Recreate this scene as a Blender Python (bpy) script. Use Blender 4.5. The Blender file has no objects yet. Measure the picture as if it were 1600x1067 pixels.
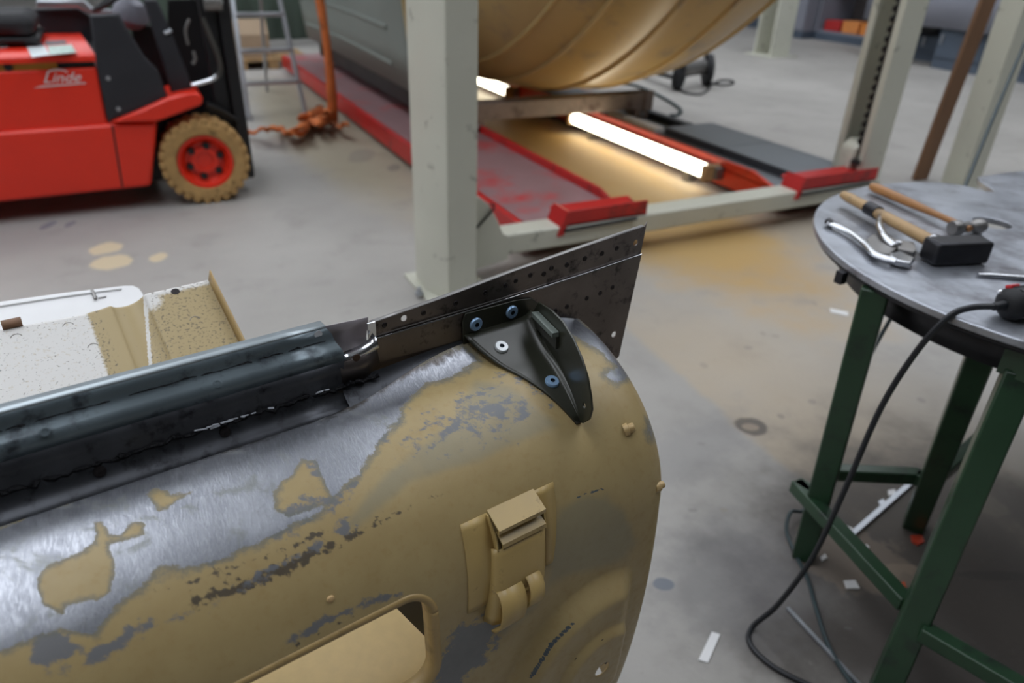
import bpy, bmesh, math, random
import numpy as np
from math import sin, cos, radians, pi, atan2, hypot
from mathutils import Vector, Matrix
random.seed(7); np.random.seed(7)
S = bpy.context.scene
COL = S.collection

# ------------------------------------------------------------------ camera
F_PX = 1115.0; PITCH = radians(29.3); ROLL = radians(2.0); YAW = radians(27.5); CAM_H = 1.6
_f = np.array([sin(YAW)*cos(PITCH), cos(YAW)*cos(PITCH), -sin(PITCH)])
_r = np.array([cos(YAW), -sin(YAW), 0.0]); _u = np.cross(_r, _f)
_r2 = _r*cos(ROLL) + _u*sin(ROLL); _u2 = _u*cos(ROLL) - _r*sin(ROLL)
RC = np.array([_r2, _u2, _f]); EYE = np.array([0, 0, CAM_H])
cd = bpy.data.cameras.new('camera'); cam = bpy.data.objects.new('camera', cd); COL.objects.link(cam)
m = Matrix.Identity(4)
for i in range(3):
    m[i][0] = _r2[i]; m[i][1] = _u2[i]; m[i][2] = -_f[i]; m[i][3] = EYE[i]
cam.matrix_world = m
cd.sensor_width = 36; cd.lens = F_PX/1600*36; cd.clip_start = .02; cd.clip_end = 200
cd.dof.use_dof = True; cd.dof.focus_distance = .90; cd.dof.aperture_fstop = 3.6
S.camera = cam

def ray(px, py):
    return np.array([(px-800)/F_PX, -(py-533.5)/F_PX, 1.]) @ RC
def G(px, py, z=0.0):                       # a photo pixel on the horizontal plane z
    d = ray(px, py); return EYE + (z-CAM_H)/d[2]*d
def PL(px, py, P, n):                       # a photo pixel on any plane
    d = ray(px, py); n = np.array(n, float); return EYE + ((np.array(P, float)-EYE) @ n)/(d @ n)*d
def DP(px, py, depth): return EYE + ray(px, py)*depth
def depth_of(p): return float((np.array(p)-EYE) @ RC[2])
def project(P):
    q = (P-EYE) @ RC.T
    return 800+F_PX*q[..., 0]/q[..., 2], 533.5-F_PX*q[..., 1]/q[..., 2]

# ------------------------------------------------------------------ light
S.view_settings.view_transform = 'Standard'; S.view_settings.look = 'None'
S.view_settings.exposure = 0.0; S.view_settings.gamma = 1.0; S.view_settings.use_curve_mapping = False
w = bpy.data.worlds.new('hall_air'); S.world = w; w.use_nodes = True
w.node_tree.nodes['Background'].inputs[0].default_value = (.80, .90, 1.0, 1)
w.node_tree.nodes['Background'].inputs[1].default_value = .08
SKY_STRENGTH = 4.0
SKYLIGHTS = [(-7.0, 7, 2.4, 17), (-1.6, 7, 2.4, 17), (3.8, 7, 2.4, 17), (9.2, 7, 2.4, 17)]   # x, y, width, length

# ------------------------------------------------------------------ helpers
def lin(c):
    if isinstance(c, str):
        c = [int(c[i:i+2], 16)/255 for i in (0, 2, 4)]
    return tuple(((x/12.92) if x <= .04045 else ((x+.055)/1.055)**2.4) for x in c)
MATS = {}
def mat(name, col, rough=.5, metal=0., var=.12, scale=8., bump=0., bscale=60., dirt=None, dirt_amt=.5, dirt_scale=5., spec=.5, emit=None, estr=0., stretch=None):
    if name in MATS: return MATS[name]
    M = bpy.data.materials.new(name); M.use_nodes = True; nt = M.node_tree; N = nt.nodes; L = nt.links
    b = N['Principled BSDF']; c = lin(col)
    b.inputs['Roughness'].default_value = rough; b.inputs['Metallic'].default_value = metal
    b.inputs['Specular IOR Level'].default_value = spec
    tc = N.new('ShaderNodeTexCoord'); mp = N.new('ShaderNodeMapping'); L.new(tc.outputs['Object'], mp.inputs[0])
    if stretch: mp.inputs['Scale'].default_value = stretch
    nz = N.new('ShaderNodeTexNoise'); nz.inputs['Scale'].default_value = scale; nz.inputs['Detail'].default_value = 6
    L.new(mp.outputs[0], nz.inputs['Vector'])
    mx = N.new('ShaderNodeMix'); mx.data_type = 'RGBA'
    mr = N.new('ShaderNodeMapRange'); mr.inputs[1].default_value = .3; mr.inputs[2].default_value = .7
    L.new(nz.outputs['Fac'], mr.inputs[0]); L.new(mr.outputs[0], mx.inputs['Factor'])
    mx.inputs['A'].default_value = tuple(max(0, x*(1-var)) for x in c)+(1,)
    mx.inputs['B'].default_value = tuple(min(1, x*(1+var)) for x in c)+(1,)
    out = mx.outputs['Result']
    if dirt:
        n2 = N.new('ShaderNodeTexNoise'); n2.inputs['Scale'].default_value = dirt_scale; n2.inputs['Detail'].default_value = 8; n2.inputs['Roughness'].default_value = .65
        L.new(mp.outputs[0], n2.inputs['Vector'])
        m2 = N.new('ShaderNodeMapRange'); m2.inputs[1].default_value = .62-.25*dirt_amt; m2.inputs[2].default_value = .72-.1*dirt_amt
        L.new(n2.outputs['Fac'], m2.inputs[0])
        d = N.new('ShaderNodeMix'); d.data_type = 'RGBA'; d.inputs['B'].default_value = lin(dirt)+(1,)
        L.new(m2.outputs[0], d.inputs['Factor']); L.new(out, d.inputs['A']); out = d.outputs['Result']
    L.new(out, b.inputs['Base Color'])
    rr = N.new('ShaderNodeMapRange'); rr.inputs[3].default_value = max(.02, rough-.08); rr.inputs[4].default_value = min(1, rough+.1)
    L.new(nz.outputs['Fac'], rr.inputs[0]); L.new(rr.outputs[0], b.inputs['Roughness'])
    if bump:
        nb = N.new('ShaderNodeTexNoise'); nb.inputs['Scale'].default_value = bscale; nb.inputs['Detail'].default_value = 4
        L.new(mp.outputs[0], nb.inputs['Vector'])
        bp = N.new('ShaderNodeBump'); bp.inputs['Strength'].default_value = bump; bp.inputs['Distance'].default_value = .01
        L.new(nb.outputs['Fac'], bp.inputs['Height']); L.new(bp.outputs[0], b.inputs['Normal'])
    if emit:
        b.inputs['Emission Color'].default_value = lin(emit)+(1,); b.inputs['Emission Strength'].default_value = estr
    MATS[name] = M; return M

WLOC = {}
def finish(o, parent, label, cat, group, kind):
    if parent is not None: o.parent = parent
    if label: o['label'] = label
    if cat: o['category'] = cat
    if group: o['group'] = group
    if kind: o['kind'] = kind
    return o
def thing(name, loc, label, cat, group=None):
    o = bpy.data.objects.new(name, None); COL.objects.link(o); o.empty_display_size = .1
    loc = Vector([float(x) for x in loc]); o.location = loc; WLOC[o.name] = loc
    return finish(o, None, label, cat, group, None)
def link_mesh(name, me, material, parent=None, label=None, cat=None, group=None, kind=None, bevel=0., recentre=True):
    me.materials.append(material)
    o = bpy.data.objects.new(name, me); COL.objects.link(o)
    c = Vector((0, 0, 0))
    if recentre and len(me.vertices):
        co = np.empty(len(me.vertices)*3); me.vertices.foreach_get('co', co); co = co.reshape(-1, 3)
        lo, hi = co.min(0), co.max(0); c = Vector(((lo[0]+hi[0])/2, (lo[1]+hi[1])/2, lo[2]))
        co -= np.array(c); me.vertices.foreach_set('co', co.ravel()); me.update()
    WLOC[o.name] = c
    o.location = c - (WLOC[parent.name] if parent is not None else Vector((0, 0, 0)))
    if bevel:
        b = o.modifiers.new('bevel', 'BEVEL'); b.width = bevel; b.segments = 2; b.limit_method = 'ANGLE'; b.angle_limit = radians(40)
    return finish(o, parent, label, cat, group, kind)
def obj(name, bm, material, parent=None, label=None, cat=None, group=None, kind=None, bevel=0., angle=38, flat=False):
    bmesh.ops.recalc_face_normals(bm, faces=bm.faces[:])
    for f in bm.faces: f.smooth = not flat
    for e in bm.edges:
        e.smooth = not (len(e.link_faces) == 2 and e.calc_face_angle(0) > radians(angle))
    me = bpy.data.meshes.new(name); bm.to_mesh(me); bm.free()
    return link_mesh(name, me, material, parent, label, cat, group, kind, bevel)
def NB(): return bmesh.new()
def V3(p): return Vector((float(p[0]), float(p[1]), float(p[2])))
def box(bm, x0, x1, y0, y1, z0, z1):
    v = [bm.verts.new(p) for p in ((x0,y0,z0),(x1,y0,z0),(x1,y1,z0),(x0,y1,z0),(x0,y0,z1),(x1,y0,z1),(x1,y1,z1),(x0,y1,z1))]
    for f in ((0,3,2,1),(4,5,6,7),(0,1,5,4),(1,2,6,5),(2,3,7,6),(3,0,4,7)): bm.faces.new([v[i] for i in f])
    return bm
def fbox(bm, o, ex, ey, ez, a0, a1, b0, b1, c0, c1):        # box in a frame
    o, ex, ey, ez = map(V3, (o, ex, ey, ez))
    v = [bm.verts.new(o+ex*a+ey*b+ez*c) for a, b, c in ((a0,b0,c0),(a1,b0,c0),(a1,b1,c0),(a0,b1,c0),(a0,b0,c1),(a1,b0,c1),(a1,b1,c1),(a0,b1,c1))]
    for f in ((0,3,2,1),(4,5,6,7),(0,1,5,4),(1,2,6,5),(2,3,7,6),(3,0,4,7)): bm.faces.new([v[i] for i in f])
    return bm
def beam(bm, p0, p1, w, h, up=(0, 0, 1)):                    # box section from p0 to p1
    p0, p1, up = V3(p0), V3(p1), V3(up); d = p1-p0; L = d.length; d.normalize()
    s = d.cross(up).normalized(); t = s.cross(d)
    return fbox(bm, p0, d, s, t, 0, L, -w/2, w/2, -h/2, h/2)
def catmull(pts, n=8):
    P = [V3(p) for p in pts]; out = []
    for i in range(len(P)-1):
        a = P[max(0, i-1)]; b = P[i]; c = P[i+1]; d = P[min(len(P)-1, i+2)]
        for k in range(n):
            t = k/n
            out.append(.5*((2*b)+(c-a)*t+(2*a-5*b+4*c-d)*t*t+(3*b-a-3*c+d)*t**3))
    out.append(P[-1]); return out
def tube(bm, pts, r, n=10, cap=True, sy=1.0):
    P = [V3(p) for p in pts]; rings = []; prev = None
    for i, p in enumerate(P):
        d = (P[min(i+1, len(P)-1)]-P[max(i-1, 0)]).normalized()
        if prev is None:
            ref = Vector((0, 0, 1)) if abs(d.z) < .9 else Vector((1, 0, 0)); s = d.cross(ref).normalized()
        else: s = (prev-d*prev.dot(d)).normalized()
        prev = s; t = d.cross(s); rr = r[i] if isinstance(r, (list, tuple)) else r
        rings.append([bm.verts.new(p+(s*cos(2*pi*k/n)+t*sin(2*pi*k/n)*sy)*rr) for k in range(n)])
    for a, b in zip(rings, rings[1:]):
        for k in range(n): bm.faces.new((a[k], a[(k+1) % n], b[(k+1) % n], b[k]))
    if cap: bm.faces.new(rings[0][::-1]); bm.faces.new(rings[-1])
    return bm
def lathe(bm, prof, o, axis, n=32, close=True):               # prof: (radius, height along axis)
    o, ax = V3(o), V3(axis).normalized(); s = ax.orthogonal().normalized(); t = ax.cross(s); rings = []
    for r, h in prof:
        if r < 1e-6: rings.append([bm.verts.new(o+ax*h)])
        else: rings.append([bm.verts.new(o+ax*h+(s*cos(2*pi*k/n)+t*sin(2*pi*k/n))*r) for k in range(n)])
    for a, b in zip(rings, rings[1:]):
        for k in range(n):
            if len(a) == 1 and len(b) == 1: continue
            if len(a) == 1: bm.faces.new((a[0], b[k], b[(k+1) % n]))
            elif len(b) == 1: bm.faces.new((a[k], a[(k+1) % n], b[0]))
            else: bm.faces.new((a[k], a[(k+1) % n], b[(k+1) % n], b[k]))
    if close:
        for g in (rings[0], rings[-1]):
            if len(g) > 2: bm.faces.new(g)
    return bm
def prism(bm, pts, vec):                                      # polygon swept along a vector
    a = [bm.verts.new(V3(p)) for p in pts]; b = [bm.verts.new(V3(p)+V3(vec)) for p in pts]
    bm.faces.new(a); bm.faces.new(b[::-1])
    for i in range(len(a)): bm.faces.new((a[i], b[i], b[(i+1) % len(a)], a[(i+1) % len(a)]))
    return bm
def plate(bm, outer, holes, fn, vec):                         # flat outline with holes, fn maps 2D to 3D, swept along vec
    es = []
    for loop in [outer]+holes:
        vs = [bm.verts.new(V3(fn(*p))) for p in loop]
        es += [bm.edges.new((vs[i], vs[(i+1) % len(vs)])) for i in range(len(vs))]
    r = bmesh.ops.triangle_fill(bm, edges=es, use_beauty=True)
    fs = [g for g in r['geom'] if isinstance(g, bmesh.types.BMFace)]
    e = bmesh.ops.extrude_face_region(bm, geom=fs)
    bmesh.ops.translate(bm, verts=[g for g in e['geom'] if isinstance(g, bmesh.types.BMVert)], vec=V3(vec))
    return bm
def circ(cx, cy, r, n=16, ry=None): return [(cx+r*cos(2*pi*k/n), cy+(ry or r)*sin(2*pi*k/n)) for k in range(n)]
def arc(cx, cy, r, a0, a1, n=12): return [(cx+r*cos(radians(a0+(a1-a0)*k/n)), cy+r*sin(radians(a0+(a1-a0)*k/n))) for k in range(n+1)]
def sheet(bm, rows):                                          # grid of 3D points
    g = [[bm.verts.new(V3(p)) for p in r] for r in rows]
    for a, b in zip(g, g[1:]):
        for i in range(len(a)-1): bm.faces.new((a[i], a[i+1], b[i+1], b[i]))
    return bm
def solid(o, t, off=-1):
    s = o.modifiers.new('thick', 'SOLIDIFY'); s.thickness = t; s.offset = off; return o
def copy_tree(o, parent=None, delta=None):
    c = o.copy(); COL.objects.link(c); WLOC[c.name] = WLOC[o.name].copy()
    if parent is not None: c.parent = parent
    if delta is not None: c.location = o.location+V3(delta); WLOC[c.name] = WLOC[o.name]+V3(delta)
    for ch in o.children: copy_tree(ch, c)
    return c
def text_mesh(txt, size, shear=0., extrude=.0005):
    cu = bpy.data.curves.new('t', 'FONT'); cu.body = txt; cu.size = size; cu.shear = shear; cu.extrude = extrude; cu.align_x = 'CENTER'; cu.align_y = 'CENTER'
    o = bpy.data.objects.new('t', cu); COL.objects.link(o); bpy.context.view_layer.update()
    me = bpy.data.meshes.new_from_object(o.evaluated_get(bpy.context.evaluated_depsgraph_get()))
    bpy.data.objects.remove(o); return me

# ------------------------------------------------------------------ materials
m_cream = mat('cream_lift_paint', 'c4c4b6', .38, var=.04, scale=3, dirt='77756a', dirt_amt=.02, dirt_scale=9)
m_red = mat('red_lift_paint', 'b8201f', .38, var=.10, scale=4, dirt='6d2422', dirt_amt=.25, dirt_scale=6)
m_redgrey = mat('worn_red_deck', '8f6f71', .6, var=.10, scale=4, dirt='b03a3c', dirt_amt=.42, dirt_scale=2.2, bump=.15)
m_orange = mat('orange_red_paint', 'c8361a', .4, var=.08, dirt='8f2a14', dirt_amt=.2)
m_fred = mat('forklift_red', 'e2301a', .33, var=.05, scale=2)
m_blackp = mat('black_plastic', '24252b', .55, var=.15, scale=6)
m_blackm = mat('black_metal', '101115', .45, var=.2, scale=6)
m_rubber = mat('black_rubber', '15161a', .65, var=.2)
m_tyre = mat('tan_tyre_rubber', 'b08c58', .8, var=.18, scale=14, bump=.3, dirt='6b5230', dirt_amt=.25, dirt_scale=12)
m_alu = mat('aluminium', 'b4b8be', .35, .85, var=.08)
m_chrome = mat('bright_steel', 'd0d2d6', .22, 1., var=.06)
m_steel = mat('grey_steel', '8a8886', .42, .8, var=.15, scale=12, dirt='5a4c40', dirt_amt=.2)
m_dsteel = mat('dark_steel', '3a3a3d', .42, .85, var=.2, scale=20)
m_brownsteel = mat('primered_steel_beam', '8a7d75', .55, .2, var=.15, dirt='55423a', dirt_amt=.3)
m_wood = mat('worn_handle_wood', 'a2703f', .5, var=.2, scale=9, stretch=(1, 1, 6), dirt='6d4726', dirt_amt=.3, dirt_scale=12)
m_wood2 = mat('pale_handle_wood', 'a98a60', .55, var=.15, scale=12, dirt='5e5348', dirt_amt=.35, dirt_scale=20)
m_board = mat('brown_board', '7a5a42', .65, var=.14, scale=3, stretch=(8, 8, .6))
m_strap = mat('orange_webbing', 'cc6f35', .7, var=.25, scale=6, dirt='7a4526', dirt_amt=.35, dirt_scale=4)
m_green = mat('dark_green_paint', '25402b', .3, var=.14, scale=9, dirt='1c2420', dirt_amt=.28, dirt_scale=10)
m_cable = mat('black_cable', '15181d', .45, var=.1)
m_gcable = mat('green_grey_cable', '2e3d40', .45, var=.1)
m_tan = mat('tan_paint', 'a98e5c', .42, var=.06, scale=7, dirt='7d6a46', dirt_amt=.15, dirt_scale=16)
m_hull = mat('tan_hull_paint', 'b39a66', .34, var=.08, scale=2, dirt='83796a', dirt_amt=.3, dirt_scale=1.6)
m_hullgrey = mat('grey_green_hull_paint', '7e857f', .5, var=.08, scale=2)
m_white = mat('white_paint', 'e2e2e2', .5, var=.04)
m_paper = mat('white_plastic_strip', 'dcdcdc', .5, var=.04)
m_greycab = mat('grey_cabinet_paint', '83858f', .5, var=.06, scale=1.5)
m_bluecab = mat('blue_grey_cabinet', '4d5866', .5, var=.1, scale=2)
m_darkin = mat('dark_cupboard', '4c4746', .7, var=.2, scale=2)
m_greenscreen = mat('green_welding_curtain', '4c5c52', .35, var=.2, scale=1.5, stretch=(6, 6, .5))
m_olive = mat('dark_olive_paint', '2c2d24', .33, var=.06, scale=10)
m_zinc = mat('zinc_bolt', 'd6dadc', .4, .35, var=.1, scale=100)
m_bluezinc = mat('blue_zinc_bolt', '93b4d6', .35, .45, var=.1, scale=100)
m_socket = mat('dark_socket', '2a3440', .5, .5)
m_spot = mat('spot_weld_burn', '2e2a2b', .45, .7, var=.4, scale=300)
m_weld = mat('black_weld', '121216', .5, .5, var=.4, scale=200, bump=.6, bscale=300)
m_grplate = mat('grey_plate', '6f757a', .55, var=.08, scale=4)
m_rubberplate = mat('rubber_edge', '33383f', .6)
m_wall = mat('hall_wall', 'a0a09c', .8, var=.05, scale=1)
m_ceil = mat('hall_ceiling', '8c8e90', .8, var=.05, scale=1)

# ------------------------------------------------------------------ structure
def floor_material():
    M = bpy.data.materials.new('concrete_floor'); M.use_nodes = True; nt = M.node_tree; N = nt.nodes; L = nt.links
    b = N['Principled BSDF']; ge = N.new('ShaderNodeNewGeometry'); pos = ge.outputs['Position']
    def math_(op, a, b_=None, c=None):
        n = N.new('ShaderNodeMath'); n.operation = op
        for i, x in enumerate((a, b_, c)):
            if x is None: continue
            if isinstance(x, (int, float)): n.inputs[i].default_value = x
            else: L.new(x, n.inputs[i])
        return n.outputs[0]
    def noise(scale, detail=6, rough=.6):
        n = N.new('ShaderNodeTexNoise'); n.inputs['Scale'].default_value = scale; n.inputs['Detail'].default_value = detail; n.inputs['Roughness'].default_value = rough
        L.new(pos, n.inputs['Vector']); return n.outputs['Fac']
    def ramp(x, a, c): 
        n = N.new('ShaderNodeMapRange'); n.interpolation_type = 'SMOOTHSTEP'; n.inputs[1].default_value = a; n.inputs[2].default_value = c; L.new(x, n.inputs[0]); return n.outputs[0]
    def mix(f, a, c):
        n = N.new('ShaderNodeMix'); n.data_type = 'RGBA'; L.new(f, n.inputs['Factor'])
        for k, x in (('A', a), ('B', c)):
            if isinstance(x, str): n.inputs[k].default_value = lin(x)+(1,)
            else: L.new(x, n.inputs[k])
        return n.outputs['Result']
    sep = N.new('ShaderNodeSeparateXYZ'); L.new(pos, sep.inputs[0]); x, y = sep.outputs[0], sep.outputs[1]
    n1, n2, n3, n4 = noise(.7), noise(3.2), noise(14), noise(60, 3)
    nb = math_('SUBTRACT', n2, .5)
    col = mix(ramp(n1, .3, .7), '9a9792', 'a8a5a0')
    col = mix(math_('MULTIPLY', ramp(n2, .52, .72), .4), col, '86827e')
    # tan overspray field right of a masking line
    a, c = G(985, 520), G(1250, 750)
    d = np.array([c[0]-a[0], c[1]-a[1]]); d /= np.linalg.norm(d); nrm = np.array([-d[1], d[0]])
    if nrm @ (G(1100, 480)[:2]-a[:2]) < 0: nrm = -nrm
    sd = math_('ADD', math_('ADD', math_('MULTIPLY', x, float(nrm[0])), math_('MULTIPLY', y, float(nrm[1]))), float(-(nrm @ a[:2])))
    sdn = math_('ADD', sd, math_('MULTIPLY', nb, .12))
    dn = math_('ADD', math_('MULTIPLY', math_('SUBTRACT', x, 2.1), 1.), 0.)
    lim = math_('SUBTRACT', 1.0, ramp(math_('ADD', y, math_('MULTIPLY', nb, .8)), 2.1, 3.0))
    limx = math_('SUBTRACT', 1.0, ramp(math_('ADD', x, math_('MULTIPLY', nb, .8)), 2.0, 3.2))
    f = math_('MULTIPLY', math_('MULTIPLY', ramp(sdn, -.02, .03), lim), limx)
    col = mix(math_('MULTIPLY', f, math_('ADD', .25, math_('MULTIPLY', n2, .5))), col, 'b3a083')
    # yellow-tan patches between and beside the runways
    def ell(cx, cy, rx, ry, wob=.5, ang=0., soft=.12):
        dx, dy = math_('SUBTRACT', x, float(cx)), math_('SUBTRACT', y, float(cy))
        ca, sa = cos(ang), sin(ang)
        ex = math_('DIVIDE', math_('ADD', math_('MULTIPLY', dx, ca), math_('MULTIPLY', dy, sa)), float(rx))
        ey = math_('DIVIDE', math_('SUBTRACT', math_('MULTIPLY', dy, ca), math_('MULTIPLY', dx, sa)), float(ry))
        r = math_('SQRT', math_('ADD', math_('MULTIPLY', ex, ex), math_('MULTIPLY', ey, ey)))
        r = math_('ADD', r, math_('MULTIPLY', math_('SUBTRACT', n3 if rx < .4 else n2, .5), wob))
        return math_('SUBTRACT', 1.0, ramp(r, 1-soft, 1+soft))
    col = mix(math_('MULTIPLY', ell(2.95, 5.2, .75, 2.9, .5, 0, .25), .9), col, 'b59254')
    col = mix(math_('MULTIPLY', ell(3.0, 3.3, 1.2, .5, .5, 0, .35), .28), col, 'b59a68')
    col = mix(math_('MULTIPLY', ell(1.55, 7.0, .5, 2.6, .5, 0, .3), .35), col, 'a08c50')
    # dark dirt; the patches under the table also paint in its shadow
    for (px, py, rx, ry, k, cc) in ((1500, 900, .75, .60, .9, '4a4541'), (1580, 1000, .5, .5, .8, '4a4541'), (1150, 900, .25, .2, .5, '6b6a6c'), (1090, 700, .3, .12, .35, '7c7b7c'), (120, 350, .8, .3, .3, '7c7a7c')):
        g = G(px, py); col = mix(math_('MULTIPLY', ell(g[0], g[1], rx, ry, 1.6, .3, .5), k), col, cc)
    # single stains with their own outline
    def spot(px, py, wpx, hpx, cc, k=1., wob=.5, rot=0.):
        g = G(px, py); gx = G(px+wpx/2, py); gy = G(px, py-hpx/2)
        return mix(math_('MULTIPLY', ell(g[0], g[1], np.linalg.norm(gx-g), np.linalg.norm(gy-g), wob, -YAW, .12), k), col, cc)
    for a_ in ((165, 388, 46, 17, 'cdbd9d'), (174, 410, 62, 22, 'cdbd9d'), (247, 402, 26, 13, 'cdbd9d')): col = spot(*a_, .9, .9)
    col = spot(1174, 666, 48, 26, '5c5650', .9); col = spot(1172, 667, 26, 10, 'a39482', .6)
    col = spot(1037, 912, 34, 20, '6f747c', .95)
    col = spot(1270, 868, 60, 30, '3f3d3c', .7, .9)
    col = spot(75, 352, 16, 12, '55566a', .6, 1.); col = spot(110, 350, 12, 9, '55566a', .6, 1.)
    col = spot(565, 243, 40, 20, '8a8378', .6); col = spot(615, 262, 20, 10, '77746c', .7)
    for _ in range(16):
        px, py = random.uniform(1030, 1590), random.uniform(430, 1060)
        col = spot(px, py, random.uniform(6, 16), random.uniform(4, 9), random.choice(('6c6a68', '7a7672', '8b8478')), .45, 1.)
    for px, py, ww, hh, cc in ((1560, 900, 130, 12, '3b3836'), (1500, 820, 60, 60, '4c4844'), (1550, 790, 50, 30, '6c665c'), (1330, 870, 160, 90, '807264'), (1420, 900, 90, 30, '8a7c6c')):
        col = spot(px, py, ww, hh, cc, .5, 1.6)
    col = mix(math_('MULTIPLY', ramp(n4, .62, .75), .25), col, '6d6a67')
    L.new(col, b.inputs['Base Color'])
    L.new(math_('ADD', .48, math_('MULTIPLY', n2, .25)), b.inputs['Roughness']); b.inputs['Specular IOR Level'].default_value = .35
    bp = N.new('ShaderNodeBump'); bp.inputs['Strength'].default_value = .12; bp.inputs['Distance'].default_value = .01
    L.new(n4, bp.inputs['Height']); L.new(bp.outputs[0], b.inputs['Normal'])
    return M
X0, X1, Y0, Y1, ZC = -9.0, 24.0, -7.5, 24.0, 6.5
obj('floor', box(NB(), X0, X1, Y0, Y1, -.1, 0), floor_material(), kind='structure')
obj('wall_back', box(NB(), X0, X1, Y1, Y1+.2, 0, ZC), m_wall, kind='structure')
obj('wall_front', box(NB(), X0, X1, Y0-.2, Y0, 0, ZC), mat('dark_gate_wall', '585856', .8), kind='structure')
obj('wall_left', box(NB(), X0-.2, X0, Y0, Y1, 0, ZC), m_wall, kind='structure')
obj('wall_right', box(NB(), X1, X1+.2, Y0, Y1, 0, ZC), m_wall, kind='structure')
bm = NB()
rects = [[(x-wd/2, y-ln/2), (x+wd/2, y-ln/2), (x+wd/2, y+ln/2), (x-wd/2, y+ln/2)] for x, y, wd, ln in SKYLIGHTS]
plate(bm, [(X0, Y0), (X1, Y0), (X1, Y1), (X0, Y1)], rects, lambda a, b: (a, b, ZC), (0, 0, .15))
obj('ceiling', bm, m_ceil, kind='structure')
m_sky = mat('skylight_pane', 'f2f5fa', .4, emit='eef3fb', estr=SKY_STRENGTH)
for i, (x, y, wd, ln) in enumerate(SKYLIGHTS):
    obj('window_%d' % (i+1), box(NB(), x-wd/2, x+wd/2, y-ln/2, y+ln/2, ZC+.05, ZC+.08), m_sky, kind='structure')
# ------------------------------------------------------------------ vehicle lift
lift = thing('vehicle_lift', (2.9, 5.0, 0), 'low four-post vehicle lift with cream posts and red runways carrying a tan hull', 'lift')
def cpost(parent, ox, oy, w, dpt, dirx, h, chamfer=0., name='post'):
    # C-section post: web on the far side from dirx, front face towards -y
    t = .03
    X = lambda a: ox + dirx*a      # a = 0 at the open side
    if chamfer:
        out = [(X(0), oy), (X(w-chamfer), oy), (X(w), oy+.16), (X(w), oy+dpt), (X(0), oy+dpt), (X(0), oy+dpt-t), (X(w-t), oy+dpt-t), (X(w-t), oy+.17), (X(w-chamfer-.01), oy+t), (X(0), oy+t)]
    else:
        lip = .05
        out = [(X(0), oy), (X(w), oy), (X(w), oy+dpt), (X(0), oy+dpt), (X(0), oy+dpt-lip), (X(t), oy+dpt-lip), (X(t), oy+dpt-t), (X(w-t), oy+dpt-t), (X(w-t), oy+t), (X(t), oy+t), (X(t), oy+lip), (X(0), oy+lip)]
    return obj(name, prism(NB(), [(x, y, .02) for x, y in out], (0, 0, h)), m_cream, parent, bevel=.006)
# near left post
pa = cpost(lift, 1.35, 3.0, .215, .31, -1, 3.0, .065)
obj('base_plate', box(NB(), 1.10, 1.46, 2.96, 3.40, 0, .02), m_cream, pa, bevel=.004)
for bx_, by_ in ((1.085, 3.12), (1.42, 3.36)):
    b = NB(); lathe(b, [(.022, .02), (.022, .035), (.012, .035), (.012, .06), (0, .062)], (bx_, by_, 0), (0, 0, 1), 8); obj('anchor_bolt', b, m_alu, pa)
# near right post, open towards the lift, with its toothed safety rack
XB = float(PL(1377, 150, (0, 3.30, 0), (0, 1, 0))[0]); pb = cpost(lift, XB, 3.30, .215, .25, 1, 3.0)
obj('base_plate', box(NB(), XB-.06, XB+.28, 3.24, 3.62, 0, .02), m_cream, pb, bevel=.004)
b = NB(); box(b, XB+.005, XB+.03, 3.352, 3.372, .03, 2.9)
for k in range(46):
    z = .08+k*.06; prism(b, [(XB-.004, 3.352, z), (XB-.004, 3.352, z+.03), (XB+.03, 3.352, z+.045), (XB+.03, 3.352, z)], (0, .035, 0))
obj('safety_rack', b, m_blackm, pb)
# far posts of the same lift (only their place behind the hull)
cpost(lift, XB, 9.6, .215, .25, 1, 3.0)
# front cross beam with gusset heads
ZB0, ZB1 = .12, .235
b = NB(); box(b, 1.38, XB+.1, 3.20, 3.36, ZB0, ZB1); cb = obj('cross_beam', b, m_cream, lift, bevel=.012)
prof = [(1.345, .06), (1.62, .10), (1.62, .235), (1.585, .25), (1.55, .33), (1.50, .42), (1.44, .47), (1.345, .485)]
obj('gusset', prism(NB(), [(x, 3.185, z) for x, z in prof], (0, .03, 0)), m_cream, cb, bevel=.004)
b = NB(); tube(b, [(1.405, 3.177, .29), (1.406, 3.175, .292), (1.52, 3.175, .40), (1.525, 3.175, .42), (1.50, 3.177, .43)], .006, 8); obj('latch_wire', b, m_blackm, cb)
b = NB(); lathe(b, [(.02, 0), (.02, .012), (0, .014)], (1.405, 3.185, .285), (0, -1, 0), 12); obj('pivot_bolt', b, m_blackm, cb)
b = NB(); prism(b, [(XB-.06, 3.362, .12), (XB+.12, 3.362, .12), (XB+.12, 3.362, .46), (XB+.02, 3.362, .47), (XB-.04, 3.362, .42), (XB-.06, 3.362, .30)], (0, .12, 0)); obj('carriage', b, m_cream, cb, bevel=.02)
b = NB(); lathe(b, [(.02, 0), (.02, .05), (0, .052)], (XB-.03, 3.362, .33), (0, -1, 0), 10); obj('pivot_bolt', b, m_blackm, cb)
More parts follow.
